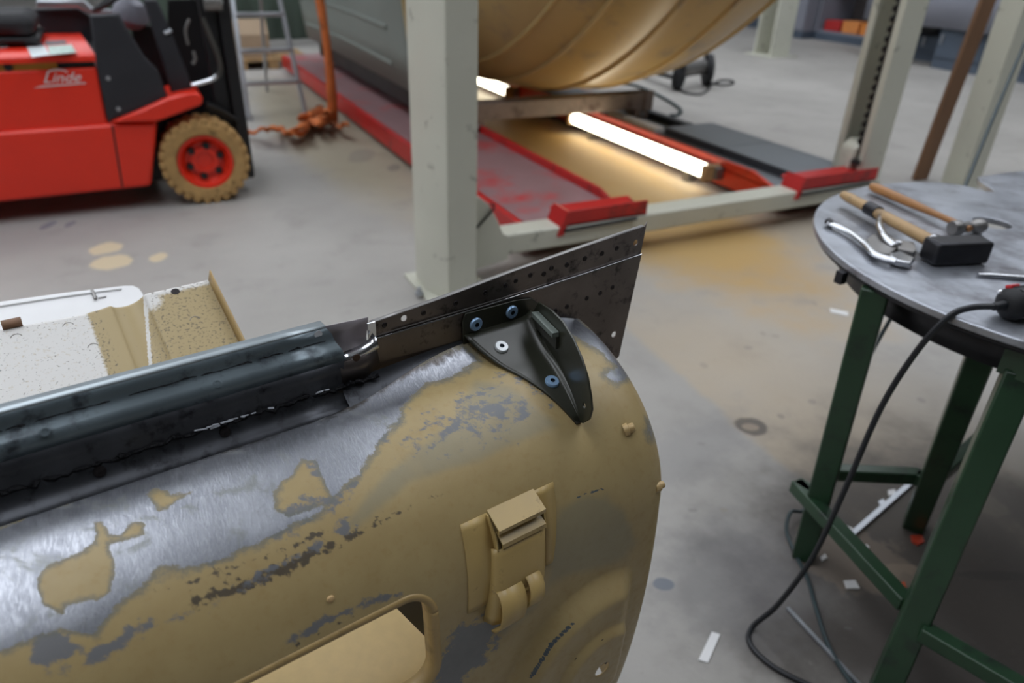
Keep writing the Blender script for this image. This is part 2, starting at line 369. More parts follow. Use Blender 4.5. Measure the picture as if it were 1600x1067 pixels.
# runways
def runway(x0, x1, y0, y1, top, inner, deck_mat, edge_mat):
    r = NB(); z0 = .05
    box(r, x0, x1, y0, y1, z0, top); rw = obj('runway', r, edge_mat, lift, bevel=.008)
    d = NB(); box(d, x0+.035, x1-.035, y0+.02, y1-.02, top, top+.004); obj('deck', d, deck_mat, rw)
    # raised inner flange, cut back at the front
    xi = x1 if inner > 0 else x0
    xa, xb = (xi-.03, xi) if inner > 0 else (xi, xi+.03)
    f = NB(); prism(f, [(xa, y0+.02, top-.02), (xa, y0+.30, top+.055), (xa, y1, top+.055), (xa, y1, top-.02)], (xb-xa, 0, 0)); obj('side_flange', f, edge_mat, rw, bevel=.004)
    return rw
RL = runway(1.80, 2.52, 3.38, 10.3, .20, 1, m_redgrey, m_red)
RR = runway(3.78, 4.48, 3.38, 10.3, .18, -1, m_grplate, m_orange)
def stop(x0, x1, nm):
    s = NB(); z = .235
    prism(s, [(x0, 3.20, z+.012), (x0, 3.40, z+.055), (x0, 3.40, z+.043), (x0, 3.20, z)], (x1-x0, 0, 0))
    prism(s, [(x0, 3.20, z), (x0, 3.20, z+.085), (x0, 3.212, z+.085), (x0, 3.212, z)], (x1-x0, 0, 0))
    o = obj('wheel_stop', s, m_red, lift, bevel=.003)
    h = NB(); prism(h, [(x0-.06, 3.19, z-.05), (x0-.005, 3.19, z+.09), (x0+.02, 3.19, z+.08), (x0-.02, 3.19, z-.05)], (0, .16, 0)); obj('hinge_leaf', h, m_red, o)
    p = NB(); tube(p, [(x0-.02, 3.185, z-.02), (x1-.08, 3.185, z-.01)], .010, 8); obj('hinge_pin', p, m_blackm, o)
stop(1.98, 2.52, 'l'); stop(3.76, 4.46, 'r')
# tube lamps on the inner side of the right runway
m_tube = mat('tube_lamp_glow', 'fffbe8', .4, emit='fff6dc', estr=7)
lamps = [(3.98, 6.0, 'long glowing tube lamp beside the orange runway, its full length in view', 'o'), (7.3, 9.0, 'glowing tube lamp under the far end of the tan hull', 'o')]
for ya, yb, lb, _ in lamps:
    t = thing('tube_lamp', (3.70, (ya+yb)/2, 0), lb, 'lamp')
    obj('lamp_housing', box(NB(), 3.705, 3.775, ya-.03, yb+.03, .10, .19), m_steel, t, bevel=.006)
    b = NB(); tube(b, [(3.685, ya+.06, .145), (3.685, yb-.06, .145)], .052, 16); obj('lamp_tube', b, m_tube, t)
    for yy in (ya, yb-.05): obj('end_cap', box(NB(), 3.62, 3.77, yy, yy+.05, .085, .205), m_wood2, t, bevel=.01)
    for yy in (ya+.3, yb-.3): obj('mounting_foot', box(NB(), 3.70, 3.78, yy-.03, yy+.03, 0, .10), m_steel, t)
# plates, bars lying on the right runway
def rplate(ya, yb, lb, x0=4.0, x1=4.52, z0=.186):
    t = thing('rubber_plate', ((x0+x1)/2, (ya+yb)/2, z0), lb, 'plate')
    obj('plate_top', box(NB(), x0, x1, ya, yb, z0+.055, z0+.062), m_grplate, t, bevel=.002)
    obj('plate_body', box(NB(), x0, x1, ya, yb, z0, z0+.055), m_rubberplate, t, bevel=.004)
rplate(3.50, 4.25, 'grey topped rubber plate on the orange runway next to its wheel stop')
rplate(4.26, 4.98, 'grey topped rubber plate on the orange runway beside the white bar', z0=.186)
obj('white_bar', box(NB(), 3.93, 4.03, 5.02, 5.75, .186, .23), m_white, None, 'white flat bar lying on the orange runway past the rubber plates', 'bar', bevel=.004)
obj('black_bar', box(NB(), 4.24, 4.32, 5.0, 5.95, .186, .25), m_blackm, None, 'long black bar lying on the runway beside the white bar', 'bar', bevel=.004)
# jack beam under the hull
jb = thing('jack_support', (3.3, 5.60, .2), 'brown primered steel cross support standing on both runways under the hull', 'support')
obj('beam_tube', box(NB(), 2.42, 4.22, 5.50, 5.66, .29, .43), m_brownsteel, jb, bevel=.006)
for x in (2.46, 4.12):
    obj('beam_foot', box(NB(), x-.05, x+.08, 5.50, 5.66, .204, .29), m_brownsteel, jb, bevel=.004)
    b = NB(); lathe(b, [(.02, 0), (.02, .02), (0, .022)], (x+.01, 5.50, .25), (0, -1, 0), 10); obj('foot_bolt', b, m_alu, jb)
obj('end_plate', box(NB(), 4.14, 4.23, 5.485, 5.50, .28, .45), m_brownsteel, jb)

# ------------------------------------------------------------------ vehicle hull on the lift
hull = thing('vehicle_hull', (2.7, 6.2, .3), 'tan amphibious vehicle hull with swept-up ribbed bow resting on the lift', 'vehicle hull')
def bow(x, t):
    # t 0..1 from the keel rest to high on the bow; the hull is rounded across
    a = (x-3.5)/1.625
    return (x, 6.35-3.417*t+.5*a*a, .441+2.078*t**2.368+1.149*abs(a)**3)
HX = np.linspace(2.06, 4.80, 45)
rows = [[bow(x, t) for x in HX] for t in np.linspace(0, .76, 30)]
o = obj('bow', sheet(NB(), rows), m_hull, hull, angle=70); solid(o, .01, 1)
for k, x in enumerate((2.55, 2.80, 3.22, 3.66, 4.12)):
    b = NB(); tube(b, [Vector(bow(x, t))+Vector((0, -.010, -.010)) for t in np.linspace(0, .76, 26)], .018, 8); obj('rib', b, m_hull, hull)
rows = [[(x, bow(x, 0)[1]+dy, bow(x, 0)[2]) for x in HX] for dy in np.linspace(0, 3.4, 8)]
o = obj('underside', sheet(NB(), rows), m_hull, hull, angle=70); solid(o, .01, 1)
zt_ = [bow(x, .76) for x in HX]
o = obj('deck', sheet(NB(), [[(x, y, z) for x, y, z in zt_], [(x, y+.3, 1.95) for x, y, z in zt_], [(x, 9.6, 1.95) for x, y, z in zt_]]), m_hull, hull); solid(o, .01, 1)
# raised tow pocket pressed into the bow
b = NB()
def bow_at(px, py):
    best = (1e9,)
    for x in np.linspace(2.3, 4.6, 116):
        for t in np.linspace(0, .75, 136):
            q_ = project(np.array(bow(x, t))); e_ = hypot(q_[0]-px, q_[1]-py)
            if e_ < best[0]: best = (e_, x, t)
    return best[1:]
pa_, pb_, pc_ = bow_at(968, 92), bow_at(940, 120), bow_at(1010, 38)
c = Vector(bow(*pa_)); e1 = (Vector(bow(*pc_))-Vector(bow(*pb_))); hl_ = e1.length*.5; e1.normalize()
d1_ = Vector(bow(pa_[0]+.05, pa_[1]))-Vector(bow(pa_[0]-.05, pa_[1])); d2_ = Vector(bow(pa_[0], pa_[1]+.03))-Vector(bow(pa_[0], pa_[1]-.03)); n_ = d1_.cross(d2_).normalized(); n_ = n_ if n_.dot(Vector(EYE)-c) > 0 else -n_
e1 = (e1-n_*e1.dot(n_)).normalized(); e2 = n_.cross(e1).normalized()
rings = []
for r_, h_ in ((1.0, -.03), (.84, .08), (.70, .10), (.56, .06), (.3, .03), (.02, .025)):
    rings.append([c+e1*(hl_*r_*cos(2*pi*k/28))+e2*(.10*r_*sin(2*pi*k/28))+n_*h_ for k in range(29)])
o = obj('tow_pocket', sheet(b, rings), m_hull, hull, angle=80); solid(o, .006, 0)
# grey side wall with pressed ribs further back
def side(y, z): return (2.02-.12*(z-.5)+.0, y, z)
rows = [[side(y, z) for y in np.linspace(5.6, 9.6, 20)] for z in (.50, .8, 1.2, 1.7, 2.2)]
o = obj('side_wall', sheet(NB(), rows), m_hullgrey, hull); solid(o, .012)
for z in (.66, .95, 1.24, 1.55):
    b = NB(); tube(b, [(side(y, z)[0]-.004, y, z+.02*sin(y)) for y in np.linspace(6.2, 9.5, 16)], .022, 8); obj('side_rib', b, m_hullgrey, hull)
obj('dark_underbody', box(NB(), 2.10, 2.45, 5.75, 9.4, .30, .54), m_blackm, hull, bevel=.02)  # black box added to make the darkness under the hull
b = NB(); tube(b, [side(5.6, z) for z in np.linspace(.46, 2.2, 12)], .045, 10); obj('corner_edge', b, m_hull, hull)
for y in (8.6,):
    for x in (3.0, 3.95):
        t = obj('support_block', box(NB(), x-.12, x+.12, y-.12, y+.12, .0 if x < 3.5 else .184, .43 if x < 3.5 else .445), m_blackm, None, 'dark support block between the %s and the hull %s' % ('floor' if x < 3.5 else 'orange runway', 'at its far end'), 'block', bevel=.01)

# ------------------------------------------------------------------ neighbouring posts, board
def npost(x, y, lb, w=.30, dp=.30, dirx=1):
    t = thing('lift_post', (x+w/2, y+dp/2, 0), lb, 'post')
    cpost(t, x, y, w, dp, dirx, 3.0, name='post_section')
    obj('base_plate', box(NB(), x-.1, x+w+.1, y-.1, y+dp+.1, 0, .02), m_cream, t, bevel=.004)
    return t
XC = float(PL(1552, 150, (0, 3.12, 0), (0, 1, 0))[0])
tpc = thing('lift_post', (XC+.1, 3.25, 0), 'cream lift post with a foot block, behind the steel work table', 'post')
cpost(tpc, XC+.21, 3.12, .21, .17, -1, 3.0, name='post_section')
obj('base_plate', box(NB(), XC-.12, XC+.32, 3.05, 3.48, 0, .02), m_cream, tpc, bevel=.004)
obj('foot_block', box(NB(), XC-.11, XC-.03, 3.08, 3.20, .02, .12), m_cream, tpc, bevel=.01)
g = G(1200, 88)
npost(g[0]-.05, g[1]-.1, 'cream channel post standing far off by the blue-grey cupboards', .42, .42)
g0 = G(1436, 281); d_ = depth_of(g0)
top = PL(1543, 0, (g0[0], g0[1]+.03, 0), (0, 1, 0))
b = NB(); v_ = (top-g0); p1 = g0+v_*1.9
beam(b, g0+np.array([0, 0, .0]), p1, .17, .03, (0, 1, 0)); obj('wooden_board', b, m_board, None, 'brown wooden board leaning upright between the two cream lift posts', 'board', bevel=.003)
# ------------------------------------------------------------------ forklift
wc = G(325, 316); FY = float(wc[1])-.02                      # outer side plane
def FP(px, py, y=None): p = PL(px, py, (0, FY if y is None else y, 0), (0, 1, 0)); return (float(p[0]), float(p[1]), float(p[2]))
fk = thing('forklift', (-.7, FY+.5, 0), 'red and black electric forklift truck with tan tyres', 'forklift')
FW = 1.05
def side_prism(name, pix, y0, depth, material, parent=fk, bevel=.01):
    pts = [FP(px, py, FY+y0) for px, py in pix]
    return obj(name, prism(NB(), pts, (0, depth, 0)), material, parent, bevel=bevel)
zc = .27; wx = float(wc[0])+.03
def wheel(x, y, r, nm):
    b = NB(); ro = r
    lathe(b, [(ro*.62, .0), (ro*.66, -.012), (ro*.86, -.018), (ro*.95, .0), (ro*.97, .03), (ro*.97, .19), (ro*.9, .21), (ro*.6, .21)], (x, y, r), (0, 1, 0), 48, close=False)
    ty = obj('tyre', b, m_tyre, fk); solid(ty, .02, -1)
    for k in range(26):
        a = 2*pi*k/26; c_, s_ = cos(a), sin(a)
        b = NB(); fbox(b, (x, y, r), (c_, 0, s_), (-s_, 0, c_), (0, 1, 0), ro*.86, ro*1.0, -.021, .021, -.016, .10); obj('tread_lug', b, m_tyre, ty, bevel=.006)
        b = NB(); fbox(b, (x, y, r), (cos(a+.12), 0, sin(a+.12)), (-sin(a+.12), 0, cos(a+.12)), (0, 1, 0), ro*.92, ro*1.0, -.021, .021, .11, .2); obj('tread_lug', b, m_tyre, ty, bevel=.006)
    b = NB(); lathe(b, [(0, .05), (.05, .05), (.055, .035), (.085, .035), (.09, .055), (ro*.42, .055), (ro*.50, .03), (ro*.56, .0), (ro*.62, -.006), (ro*.62, .02)], (x, y, r), (0, 1, 0), 40, close=False)
    rim = obj('rim', b, m_fred, fk)
    for k in range(6):
        a = 2*pi*k/6+.3
        b = NB(); lathe(b, [(.022, .06), (.022, .025), (.015, .022), (0, .022)], (x+.10*cos(a), y, r+.10*sin(a)), (0, 1, 0), 8); obj('wheel_nut', b, m_blackm, rim)
wheel(wx, FY, .275, 'f'); wheel(-1.55, FY+.05, .22, 'r')
wheel(wx, FY+.85, .275, 'f2')
# chassis skirt, lower side
pts = [FP(236, 289), FP(246, 191), FP(172, 194), FP(0, 213)]
xl = -2.0
sk = [(pts[0][0], FY, .15), (pts[1][0], FY, pts[1][2]), (pts[2][0], FY, pts[2][2]), (xl, FY, .535), (xl, FY, .13)]
obj('chassis_side', prism(NB(), sk, (0, FW, 0)), m_fred, fk, bevel=.02)
obj('panel_gap', prism(NB(), [FP(174, 196, FY-.001), FP(177, 196, FY-.001), FP(193, 293, FY-.001), FP(190, 293, FY-.001)], (0, .003, 0)), m_blackm, fk)
# battery cover side and hood
x_r = FP(151, 106, FY+.03)[0]; x_rb = FP(167, 190, FY+.03)[0]
obj('battery_cover', prism(NB(), [(x_r, FY+.03, .875), (xl+.25, FY+.03, .86), (xl+.25, FY+.03, .50), (x_rb, FY+.03, .50)], (0, FW-.06, 0)), m_fred, fk, bevel=.012)
obj('cover_slot', box(NB(), xl+.3, x_r-.01, FY+.06, FY+FW-.1, .86, .925), m_blackm, fk)
obj('latch_strip', box(NB(), -.86, -.38, FY+.045, FY+.065, .872, .915), mat('ochre_strip', 'b47a1e', .5), fk)
for xx in (-.62,):
    b = NB(); lathe(b, [(.022, 0), (.022, .01), (0, .012)], (xx, FY+.045, .893), (0, -1, 0), 12); obj('strip_bolt', b, m_blackm, fk)
zt = .925
hb = G(82, 38, .985); hf = (FP(152, 90, FY+.02)[0], FY+.02)
obj('hood', prism(NB(), [(hf[0], hf[1], zt-.012), (hf[0], hf[1], zt+.02), (hf[0]-.02, hf[1]+.03, zt+.035), (hf[0]-.20, FY+FW-.02, zt+.035), (xl+.2, FY+FW-.02, zt+.035), (xl+.2, hf[1]+.03, zt+.035), (xl+.2, hf[1], zt-.012)], (0, 0, .001)) if False else
    sheet(NB(), [[(hf[0], FY+.02, zt-.015), (xl+.2, FY+.02, zt-.015)], [(hf[0]+.0, FY+.02, zt+.015), (xl+.2, FY+.02, zt+.015)], [(hf[0]-.015, FY+.05, zt+.035), (xl+.2, FY+.05, zt+.035)], [(hf[0]-.10, FY+FW*.9, zt+.05), (xl+.2, FY+FW*.9, zt+.05)], [(hf[0]-.10, FY+FW*.9, zt-.01), (xl+.2, FY+FW*.9, zt-.01)]]), m_fred, fk, bevel=.006)
# stickers lie on the hood
def sticker(pix, material, nm='sticker'):
    ps = []
    for px, py in pix:
        # plane of the hood top
        n = np.cross(np.array([1, 0, 0]), np.array([0, FW*.9-.05, .015])); p = PL(px, py, (hf[0], FY+.05, zt+.0375), n); ps.append(p)
    obj(nm, prism(NB(), ps, (0, 0, .0015)), material, fk)
m_st1 = mat('pale_sticker', 'dfe6e8', .4, var=.1, scale=40); m_st2 = mat('green_white_sticker', 'cfe0d8', .4, var=.1, scale=30, dirt='7fb09c', dirt_amt=.5, dirt_scale=25); m_st3 = mat('grey_sticker', '6b7076', .5, var=.2, scale=40)
sticker([(42, 74), (70, 72), (78, 86), (50, 90)], m_st1); sticker([(74, 72), (112, 70), (119, 82), (78, 86)], m_st2)
sticker([(32, 66), (64, 64), (68, 71), (38, 73)], m_st3); sticker([(70, 65), (102, 63), (104, 68), (72, 70)], m_st3); sticker([(0, 67), (11, 67), (14, 74), (0, 76)], m_st1)
# maker's script lettering on the battery cover
lc = FP(95, 122, FY+.028); me = text_mesh('Linde', .092, .45, .001)
co = np.empty(len(me.vertices)*3); me.vertices.foreach_get('co', co); co = co.reshape(-1, 3)
co = np.stack([lc[0]+co[:, 0]*.95, np.full(len(co), FY+.0285)-co[:, 2], lc[2]+co[:, 1]*.85], 1); me.vertices.foreach_set('co', co.ravel())
link_mesh('logo_lettering', me, m_paper, fk)
b = NB(); prism(b, [(lc[0]-.15, FY+.0285, lc[2]-.048), (lc[0]+.12, FY+.0285, lc[2]-.036), (lc[0]+.12, FY+.0285, lc[2]-.030), (lc[0]-.10, FY+.0285, lc[2]-.038)], (0, -.001, 0)); obj('logo_stroke', b, m_paper, fk)
b = NB(); tube(b, [(lc[0]+.05*cos(a)-.01, FY+.0283, lc[2]+.028+.018*sin(a)) for a in np.linspace(0, pi, 10)], .004, 6); obj('logo_stroke', b, m_paper, fk)
# black cowl
side_prism('cowl_side', [(168, 189), (150, 100), (140, 24), (186, 22), (206, 58), (226, 90), (247, 110), (262, 151), (230, 170), (200, 181)], .015, .10, m_blackp)
side_prism('cowl_back', [(140, 24), (122, 12), (52, 14), (70, 62), (152, 108)], .88, .08, m_blackp)
side_prism('dash_rim', [(122, 12), (140, 22), (190, 22), (188, 16), (146, 14), (132, 0), (56, 0), (56, 11)], .80, .06, m_alu)
for px, py in ((169, 122), (185, 170)):
    p = FP(px, py, FY+.014); b = NB(); lathe(b, [(.013, 0), (.013, .008), (0, .01)], p, (0, -1, 0), 10); obj('cowl_screw', b, m_alu, fk)
# red fender
fn = [(173, 192), (215, 174), (262, 153), (285, 147), (306, 144), (316, 150), (318, 158), (314, 165), (275, 180), (245, 191)]
side_prism('fender', fn, -.03, .42, m_fred, bevel=.025)
side_prism('floor_panel', [(190, 186), (262, 165), (262, 300-20), (200, 285)], .3, .5, m_blackm)
# cab structure: slanted front pillar, column, seat, mast, hoses
side_prism('front_pillar', [(224, 0), (246, 0), (272, 60), (296, 120), (301, 146), (270, 152), (252, 90)], .10, .08, m_blackp)
side_prism('dash_panel', [(205, 40), (262, 40), (300, 150), (215, 150)], .62, .06, m_blackm)
b = NB(); p = FP(205, 20, FY+.55); lathe(b, [(0, .08), (.06, .075), (.10, .03), (.11, -.02), (.07, -.08), (0, -.1)], p, (.3, -.3, .9), 24); obj('steering_hub', b, mat('grey_plastic', '7d7d88', .5), fk)
b = NB(); c_ = Vector(p)+Vector((-.06, 0, .10)); ax = Vector((-.5, 0, .86)); s_ = ax.orthogonal().normalized(); t_ = ax.cross(s_)
tube(b, [c_+(s_*cos(a)+t_*sin(a))*.17 for a in np.linspace(0, 2*pi, 33)], .014, 8, cap=False); obj('steering_wheel', b, m_blackm, fk)
# seat
st = NB()
sx0, sx1 = -1.25, FP(60, 45, FY+.35)[0]
rows = []
box(st, sx0, sx1, FY+.26, FY+.80, zt+.055, zt+.10); obj('seat_base', st, m_blackm, fk, bevel=.02)
st = NB(); box(st, sx0, sx1-.01, FY+.24, FY+.80, zt+.10, zt+.22); obj('seat_cushion', st, m_rubber, fk, bevel=.05)
st = NB(); prism(st, [(sx0-.05, FY+.26, zt+.12), (sx0+.08, FY+.26, zt+.12), (sx0-.05, FY+.26, zt+.75), (sx0-.16, FY+.26, zt+.75)], (0, .52, 0)); obj('seat_backrest', st, m_rubber, fk, bevel=.04)
# mast
mx0 = FP(336, 100)[0]; mx1 = FP(369, 100)[0]+.03
for k, yy in enumerate((FY+.18, FY+.78)):
    for j, (a, c) in enumerate(((mx0-.02, mx0+.07), (mx0+.08, mx0+.15), (mx0+.16, mx1+.0))):
        obj('mast_channel', box(NB(), a, c, yy-.04*(j % 2), yy+.10, .10, 2.15-.03*j), m_blackm, fk, bevel=.006)
obj('mast_crossbar', box(NB(), mx0, mx1, FY+.18, FY+.86, .30, .42), m_blackm, fk, bevel=.01)
obj('mast_crossbar', box(NB(), mx0, mx1, FY+.18, FY+.86, 1.95, 2.1), m_blackm, fk, bevel=.01)
for yy in (FY+.36, FY+.66):
    b = NB(); tube(b, [(mx0+.03, yy, .15), (mx0+.03, yy, 1.9)], .035, 12); obj('lift_cylinder', b, m_blackm, fk)
b = NB(); lathe(b, [(.05, -.05), (.05, .05)], FP(332, 4, FY+.12), (1, 0, 0), 12); obj('mast_roller', b, m_steel, fk)
obj('mast_label', prism(NB(), [FP(320, 2, FY+.13), FP(348, 0, FY+.13), FP(348, 8, FY+.13), FP(320, 10, FY+.13)], (0, .01, 0)), m_st1, fk)
obj('dark_backing', side := prism(NB(), [FP(262, 0, FY+.60), FP(340, 0, FY+.60), FP(350, 190, FY+.60), FP(262, 190, FY+.60)], (0, .03, 0)), m_blackm, fk)  # added plate that blacks out the gap between pillar and mast
b = NB(); tube(b, catmull([FP(316, 28, FY+.08), FP(328, 55, FY+.07), FP(338, 80, FY+.06), FP(344, 100, FY+.06), FP(343, 115, FY+.06), FP(334, 124, FY+.07)]), .016, 8); obj('hydraulic_hose', b, mat('hose_rubber', '3b3a36', .4), fk)
b = NB(); tube(b, catmull([FP(338, 118, FY+.05), FP(330, 125, FY+.05), FP(300, 134, FY+.05)]), .014, 10); obj('hose_fitting', b, m_chrome, fk)
b = NB(); tube(b, catmull([FP(296, 30, FY+.1), FP(290, 48, FY+.1), FP(294, 70, FY+.1)]), .009, 8); obj('hydraulic_hose', b, m_steel, fk)
b = NB(); tube(b, catmull([FP(302, 80, FY+.1), FP(305, 92, FY+.1), FP(301, 100, FY+.1)]), .010, 8); obj('hose_fitting', b, m_steel, fk)
b = NB(); tube(b, [FP(257, 52, FY+.09), FP(268, 47, FY+.09)], .012, 8); obj('pillar_handle', b, m_alu, fk)
obj('mast_foot', prism(NB(), [FP(322, 160, FY+.2), FP(374, 190, FY+.2), FP(378, 215, FY+.2), FP(322, 200, FY+.2)], (0, .08, 0)), m_blackm, fk, bevel=.01)
b = NB(); tube(b, [FP(322, 162, FY+.1), FP(345, 172, FY+.12), FP(372, 188, FY+.14)], .018, 8); obj('tilt_rod', b, m_blackm, fk)
# overhead guard and raised forks, above the view
for x, z0 in ((-1.75, .9), (-.0, 1.3)):
    for yy in (FY+.08, FY+FW-.14): obj('guard_post', prism(NB(), [(x, yy, z0), (x+.06, yy, z0), (x+.06-.1, yy, 2.05), (x-.1, yy, 2.05)], (0, .06, 0)), m_blackm, fk, bevel=.01)
for k in range(7): obj('guard_bar', box(NB(), -1.9+k*.3, -1.86+k*.3, FY+.08, FY+FW-.08, 2.03, 2.07), m_blackm, fk)
for yy in (FY+.25, FY+.70):
    obj('fork', prism(NB(), [(mx1+.02, yy, 1.5), (mx1+.06, yy, 1.5), (mx1+.06, yy, 1.56), (mx1+1.1, yy, 1.54), (mx1+1.1, yy, 1.53), (mx1+.08, yy, 1.5), (mx1+.06, yy, 2.0), (mx1+.02, yy, 2.0)], (0, .1, 0)), m_blackm, fk)
# ------------------------------------------------------------------ steel work table
TZ = .95
tb = thing('work_table', (2.05, .85, 0), 'round ended steel work table on dark green square legs', 'table')
def T(px, py, z=TZ): p = G(px, py, z); return (float(p[0]), float(p[1]))
TC = (2.05, .85); TR = .635
outer = arc(TC[0], TC[1], TR, 66, 292, 60)
nt0 = T(1523, 283); nt1 = T(1552, 300)
outer = [(3.1, .25), (3.1, 1.36), (2.66, 1.42), (2.50, 1.42), (2.455, 1.385), (2.42, 1.33), (2.385, 1.285), (2.36, 1.30), (2.36, 1.36)] + outer
hc = T(1551, 348)
b = NB(); plate(b, outer, [circ(hc[0], hc[1], .048, 20)], lambda x, y: (x, y, TZ-.018), (0, 0, .018)); 
m_top = mat('table_steel', 'a6aab2', .36, .75, var=.16, scale=6, dirt='6e6c70', dirt_amt=.5, dirt_scale=5, bump=.25, bscale=22)
obj('table_top', b, m_top, tb, bevel=.003)
o2 = [(TC[0]+(x-TC[0])*1.0, TC[1]+(y-TC[1])*1.0) for x, y in arc(TC[0], TC[1], TR-.012, 66, 292, 60)]
b = NB(); sheet(b, [[(x, y, TZ-.018) for x, y in o2], [(x, y, TZ-.032) for x, y in o2]]); o = obj('edge_band', b, m_dsteel, tb); solid(o, .015)
ap = arc(TC[0], TC[1], TR-.09, 66, 292, 50)
b = NB(); sheet(b, [[(x, y, TZ-.018) for x, y in ap], [(x, y, TZ-.115) for x, y in ap]]); o = obj('apron', b, m_dsteel, tb); solid(o, .012)
b = NB(); pp = T(1320, 412); beam(b, (pp[0]-.0, pp[1], TZ-.02), (pp[0]+.0, pp[1], TZ-.05), .02, .02, (1, 0, 0)); obj('edge_lug', b, m_dsteel, tb)
LEG = .062
def leg(pb, pt, nm='leg', zt=TZ-.03, z0=0., rot=.35):
    b0 = np.array([*T(*pb, z0), z0]); b1 = np.array([*T(*pt, zt), zt])
    b = NB(); d = V3(b1-b0)
    ex = Vector((cos(rot), sin(rot), 0)); ey = Vector((-sin(rot), cos(rot), 0)); h = LEG/2
    lo = [V3(b0)+ex*a+ey*c for a, c in ((-h, -h), (h, -h), (h, h), (-h, h))]; hi = [V3(b1)+ex*a+ey*c for a, c in ((-h, -h), (h, -h), (h, h), (-h, h))]
    v0 = [b.verts.new(p) for p in lo]; v1 = [b.verts.new(p) for p in hi]
    b.faces.new(v0[::-1]); b.faces.new(v1)
    for i in range(4): b.faces.new((v0[i], v0[(i+1) % 4], v1[(i+1) % 4], v1[i]))
    obj('leg', b, m_green, tb, bevel=.005); return b0, b1
l1 = leg((1256, 868), (1370, 448), rot=.55); l2 = leg((1427, 822), (1540, 535), zt=.80, rot=.55)
l3 = leg((1375, 1092), (1598, 575), zt=.86, rot=.55)
obj('leg', box(NB(), 2.35, 2.35+LEG, .30, .30+LEG, 0, .93), m_green, tb, bevel=.005)
def at(l, z): t = (z-l[0][2])/(l[1][2]-l[0][2]); return l[0]+(l[1]-l[0])*t
# the far leg is extended up to the plate
b = NB(); beam(b, at(l2, .78), at(l2, .92), LEG, LEG, (0, 1, 0)); obj('leg_head', b, m_green, tb)
b = NB(); beam(b, at(l3, .84), at(l3, .92), LEG, LEG, (0, 1, 0)); obj('leg_head', b, m_green, tb)
zs = .235; SW = .04
q0 = np.array([*T(1243, 757, zs), zs]); q1 = np.array([*T(1408, 935, zs), zs])
q1 = q1+(q1-q0)*.04
a1 = at(l1, zs)
b = NB(); beam(b, q0, q1, SW, SW); obj('stretcher', b, m_green, tb, bevel=.004)
b = NB(); beam(b, q0+(q1-q0)*.0, a1+(a1-q0)*.1, SW, SW); obj('stretcher_elbow', b, m_green, tb, bevel=.004)
a2 = at(l2, zs)
r0 = np.array([*T(1292, 737, zs), zs]); r1 = np.array([*T(1438, 744, zs), zs])
b = NB(); beam(b, r0-(r1-r0)*.1, r1, SW, SW); obj('stretcher', b, m_green, tb, bevel=.004)
b = NB(); beam(b, r1-(r1-r0)*.06, a2+(a2-r1)*.1, SW, SW); obj('stretcher_elbow', b, m_green, tb, bevel=.004)
s0 = at(l3, zs); s1 = np.array([*T(1620, 1085, zs), zs])
b = NB(); beam(b, np.array([*T(1440, 985, zs), zs]), s1+(s1-s0)*.9, SW, SW); obj('stretcher', b, m_green, tb, bevel=.004)
u0 = at(l2, zs); b = NB(); beam(b, u0, np.array([*T(1640, 590, zs), zs]), SW, SW); obj('stretcher', b, m_green, tb, bevel=.004)
# ------------------------------------------------------------------ tools on the table
def TP(px, py, z): return V3((*T(px, py, z), z))
# club hammer
hm = thing('club_hammer', TP(1440, 380, TZ), 'heavy club hammer with square black head and pale worn handle', 'hammer')
h0 = TP(1318, 304, TZ+.03); h1 = TP(1462, 381, TZ+.034); d = (h1-h0); d.z = 0; d.normalize(); e = Vector((d.y, -d.x, 0)); e = -e if e.dot(Vector(RC[0])) < 0 else e
b = NB(); tube(b, [h0, h0+d*.03, h0.lerp(h1, .4), h0.lerp(h1, .85), h1+d*.06], [.013, .0165, .0165, .018, .017], 12, sy=.85); hd = obj('handle', b, m_wood2, hm)
b = NB(); tube(b, [h0.lerp(h1, .30), h0.lerp(h1, .42)], .0185, 12); obj('tape_wrap', b, m_dsteel, hd)
hcx = h1+d*.035; hcx.z = TZ+.031
b = NB(); fbox(b, hcx, e, d, (0, 0, 1), -.045, .105, -.03, .03, -.029, .029); obj('head', b, m_dsteel, hm, bevel=.009)
b = NB(); tube(b, [h1-d*.012, h1+d*.010], [.021, .024], 12); obj('ferrule', b, m_chrome, hm)
# second hammer
h2 = thing('ball_hammer', TP(1520, 360, TZ), 'small hammer with slim orange brown handle and round bright head', 'hammer')
h0 = TP(1362, 291, TZ+.02); h1 = TP(1502, 352, TZ+.022); d = (h1-h0).normalized(); e = Vector((d.y, -d.x, 0)).normalized(); e = -e if e.dot(Vector(RC[0])) < 0 else e
b = NB(); tube(b, [h0, h0+d*.02, h0.lerp(h1, .45), h0.lerp(h1, .8), h1+d*.03], [.011, .0145, .013, .0085, .0085], 12); obj('handle', b, m_wood, h2)
c_ = h1+d*.012; c_.z = TZ+.021
b = NB(); lathe(b, [(0, -.043), (.018, -.042), (.0205, -.035), (.0205, -.018), (.014, -.008), (.015, .012), (.011, .022), (.019, .035), (.0205, .05), (.015, .062), (0, .067)], c_, e, 20); obj('head', b, m_steel, h2)
